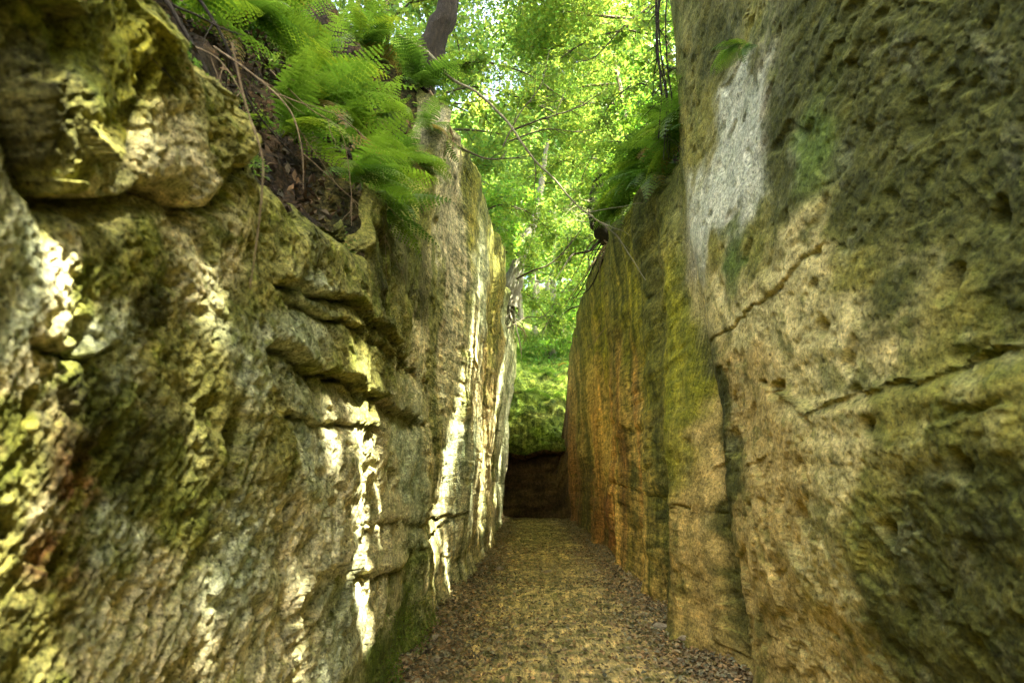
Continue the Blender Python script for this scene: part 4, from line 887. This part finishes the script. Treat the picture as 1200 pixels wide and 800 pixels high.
bough([(-1.4, 8.8, 7.4), (-.8, 8.9, 7.6), (-.2, 9, 7.5), (.5, 9.2, 7.3)], .016, 'leafy bough reaching over the gap from the left beneath the dark level twig', 801)
bough([(-1.7, 10.5, 9.0), (-.9, 10.5, 9.2), (0, 10.6, 9.0), (.8, 10.8, 8.5)], .022, 'leafy bough drooping from the upper left across the top of the gap', 802, 1300)
bough([(2.2, 9.6, 9.0), (1.6, 9.6, 9.1), (.9, 9.7, 8.9), (.2, 9.8, 8.4)], .02, 'leafy bough reaching in from the right above the hanging ferns', 803, 1200)
bough([(2.2, 13, 8.2), (1.5, 13.1, 8.6), (.8, 13.2, 8.6), (0, 13.2, 8.2)], .022, 'leafy bough spreading over the dead twigs of the right rim', 804, 1200)
bough([(-1.2, 13.5, 7.4), (-.6, 13.5, 7.7), (.1, 13.6, 7.5), (.6, 13.7, 7.0)], .018, 'leafy bough hanging low from the left above the gnarled trunk', 805, 1000)
bough([(-1.0, 21, 8.0), (-.3, 21, 8.0), (.4, 21.2, 7.4), (.9, 21.4, 6.5)], .03, 'leafy bough drooping low in front of the bend', 806, 1200, .10, .9)
bough([(2.2, 23, 8.2), (1.5, 23, 8.2), (.9, 23.1, 7.6), (.4, 23.2, 6.8)], .03, 'leafy bough hanging from the right in front of the mossy slope', 807, 1200, .10, .9)
bough([(2.0, 8.0, 6.6), (1.6, 8.0, 7.0), (1.2, 8.1, 6.8), (.9, 8.2, 6.3)], .012, 'leafy bough spilling over the right rim just past the dark notch', 808, 900, .06, .5)
bough([(2.1, 10.6, 7.2), (1.6, 10.6, 7.6), (1.15, 10.7, 7.3), (.9, 10.8, 6.7)], .014, 'leafy bough spilling over the right rim above the end of the bare vine', 809, 1200, .065, .6)
bough([(2.2, 16, 7.6), (1.5, 16, 8.0), (1.0, 16.1, 7.6), (.7, 16.2, 6.8)], .02, 'leafy bough hanging from the right rim past the dark stump', 810, 1500, .08, .8)
bough([(-1.4, 16.5, 7.8), (-.8, 16.5, 8.3), (-.2, 16.6, 8.2), (.3, 16.8, 7.5)], .02, 'leafy bough arching from the left rim before the gnarled trunk', 811, 1500, .08, .8)
# pale dead twigs on the right rim
for i in range(9):
    rs = np.random.RandomState(60 + i)
    b = np.array([1.75 - .1 * i * .3, 12.3 + .15 * i, 7.0 + .06 * i]); d = np.array([-rs.uniform(.5, 1.1), rs.uniform(-.5, .3), rs.uniform(-.45, .5)])
    c = [b, b + d * .4 + rs.normal(0, .05, 3), b + d * .8 + rs.normal(0, .08, 3), b + d * 1.2 + rs.normal(0, .1, 3)]
    stick('dead_twig', c, .012, .003, M_VINE, 'pale dead twig in the tangle on the right rim', 'twig', 'dead twigs on the right rim', n=20, side=5, seed=60 + i)

# gnarled trunk with roots on the left rim, root mass on the right rim, rooty trunk above the ferns
def gnarled(name, ctrl, r, lab, cat, seed, roots, rootlen, mat=M_BARK_DARK, hang=None):
    o = empty(name, ctrl[0]); base = np.array(ctrl[0]); tag(o, lab, cat)
    t = Tubes(); p = curve_pts(np.array(ctrl) - base, 26); t.add(p, np.interp(np.linspace(0, 1, 26), np.linspace(0, 1, len(r)), r), 12, .16, seed)
    link('trunk', t.mesh('trunk', mat), o)
    rs = np.random.RandomState(seed)
    for k in range(roots):
        a = rs.uniform(0, 6.28); s = np.array([math.cos(a) * r[0] * .6, math.sin(a) * r[0] * .6, rs.uniform(-.1, .35)])
        dd = (hang if hang is not None else np.array([0, 0, -1.])) + rs.normal(0, .4, 3)
        c = [s, s + dd * rootlen * .35 + rs.normal(0, .06, 3), s + dd * rootlen * .7 + rs.normal(0, .1, 3) + np.array([0, 0, -.1]), s + dd * rootlen + rs.normal(0, .12, 3) + np.array([0, 0, -.3])]
        stick('root', c, r[0] * rs.uniform(.05, .17), .005, mat if k % 2 else M_ROOT, None, None, n=22, side=2, seed=seed * 3 + k, parent=o)
    return o
gnarled('rooted_trunk', [(-1.45, 7.5, 6.6), (-1.22, 7.4, 7.3), (-1.05, 7.4, 7.9), (-1.25, 7.5, 8.8), (-1.9, 7.7, 10.5), (-2.3, 8, 13)], [.24, .17, .13, .11, .10, .08], 'dark trunk with fine roots hanging from its base above the ferns', 'tree trunk', 401, 34, .75)
gnarled('gnarled_trunk', [(-.62, 19.5, 7.0), (-.45, 19.3, 7.8), (-.2, 19.2, 8.6), (.3, 19.4, 10.2), (.7, 20, 13)], [.36, .30, .2, .12, .06], 'thick gnarled trunk leaning out over the left rim', 'tree trunk', 402, 12, .9, mat=M_BARK_PALE, hang=np.array([.1, 0, -1.]))
gnarled('root_mass', [(1.85, 13.6, 6.9), (1.60, 13.4, 7.2), (1.52, 13.4, 7.7), (1.62, 13.5, 8.2), (1.85, 13.6, 8.6)], [.24, .22, .17, .12, .06], 'dark stump and tangled roots hanging over the right rim', 'tree stump', 403, 16, 1.0, hang=np.array([-.35, 0, -1.]))
for i in range(7):
    rs = np.random.RandomState(500 + i)
    y = 6.5 + i * .45; x, z = bank_right(y, .1)
    stick('root', [(float(x) + .2, y, float(z) + .6), (float(x) - .02, y + .05, float(z) + .3), (float(x) - .05, y - .05, float(z) - .1), (float(x) - .02 + rs.normal(0, .04), y, float(z) - .45 - .3 * rs.uniform())], .018, .005, M_BARK_DARK,
          'dark root hanging in the shaded notch of the right rim', 'root', 'roots in the right notch', n=24, side=4, seed=500 + i)

for i in range(4):
    rs = np.random.RandomState(560 + i); y = 6.25 + .09 * i; x0 = 1.52 + .05 * i
    stick('root', [(x0 + .12, y, 7.7), (x0 + rs.normal(0, .05), y + .05, 7.1), (x0 - .06 + rs.normal(0, .05), y + .1, 6.4), (x0 - .02, y + .1, 5.8), (x0 - .05 + rs.normal(0, .04), y + .12, 5.3 - .3 * rs.uniform())], .020 - .003 * i, .005, M_BARK_DARK,
          'dark root running down the edge of the tall right block', 'root', 'roots on the edge of the right block', n=34, side=7, seed=560 + i, rough=.2)

# ------------------------------------------------------------------ light, air, camera
w = bpy.data.worlds.new('World'); SC.world = w; w.use_nodes = True
nt = w.node_tree; bg = nt.nodes['Background']; sky = nt.nodes.new('ShaderNodeTexSky'); sky.sky_type = 'NISHITA'; sky.sun_disc = False
sky.sun_elevation = math.asin(SUN[2]); sky.sun_rotation = math.atan2(SUN[0], SUN[1]); sky.air_density = .6; sky.dust_density = 9.; sky.ozone_density = .3; sky.altitude = 200
nt.links.new(sky.outputs[0], bg.inputs[0]); bg.inputs[1].default_value = .15
sl = bpy.data.lights.new('sun', 'SUN'); sl.energy = SUN_POWER; sl.angle = R3(.4); sl.color = (1, .95, .84)
so = bpy.data.objects.new('sun', sl); COL.objects.link(so)
from mathutils import Vector, Matrix
so.rotation_euler = Vector(SUN).to_track_quat('Z', 'Y').to_euler(); so.location = (10, -10, 40)

cam = bpy.data.cameras.new('camera'); co = bpy.data.objects.new('camera', cam); COL.objects.link(co); SC.camera = co
F_PX = 750.; cam.sensor_width = 36; cam.lens = 36 * F_PX / 1200; cam.clip_end = 500; cam.clip_start = .02
pitch = math.atan(163 / F_PX); yaw = math.atan(20 / (F_PX / math.cos(pitch)))
co.location = (0, 0, EYE); co.rotation_euler = (math.pi / 2 + pitch, 0, yaw)
cam.dof.use_dof = True; cam.dof.focus_distance = 8.; cam.dof.aperture_fstop = 2.4

vs = SC.view_settings; vs.view_transform = 'Standard'; vs.look = 'None'; vs.gamma = 1; vs.exposure = EXPOSURE; vs.use_curve_mapping = False
SC.render.engine = 'CYCLES'
cy = SC.cycles; cy.max_bounces = 10; cy.diffuse_bounces = 6; cy.transmission_bounces = 6; cy.glossy_bounces = 2; cy.transparent_max_bounces = 4
cy.use_denoising = True; cy.sample_clamp_indirect = 6.; cy.use_adaptive_sampling = True; cy.adaptive_threshold = .02
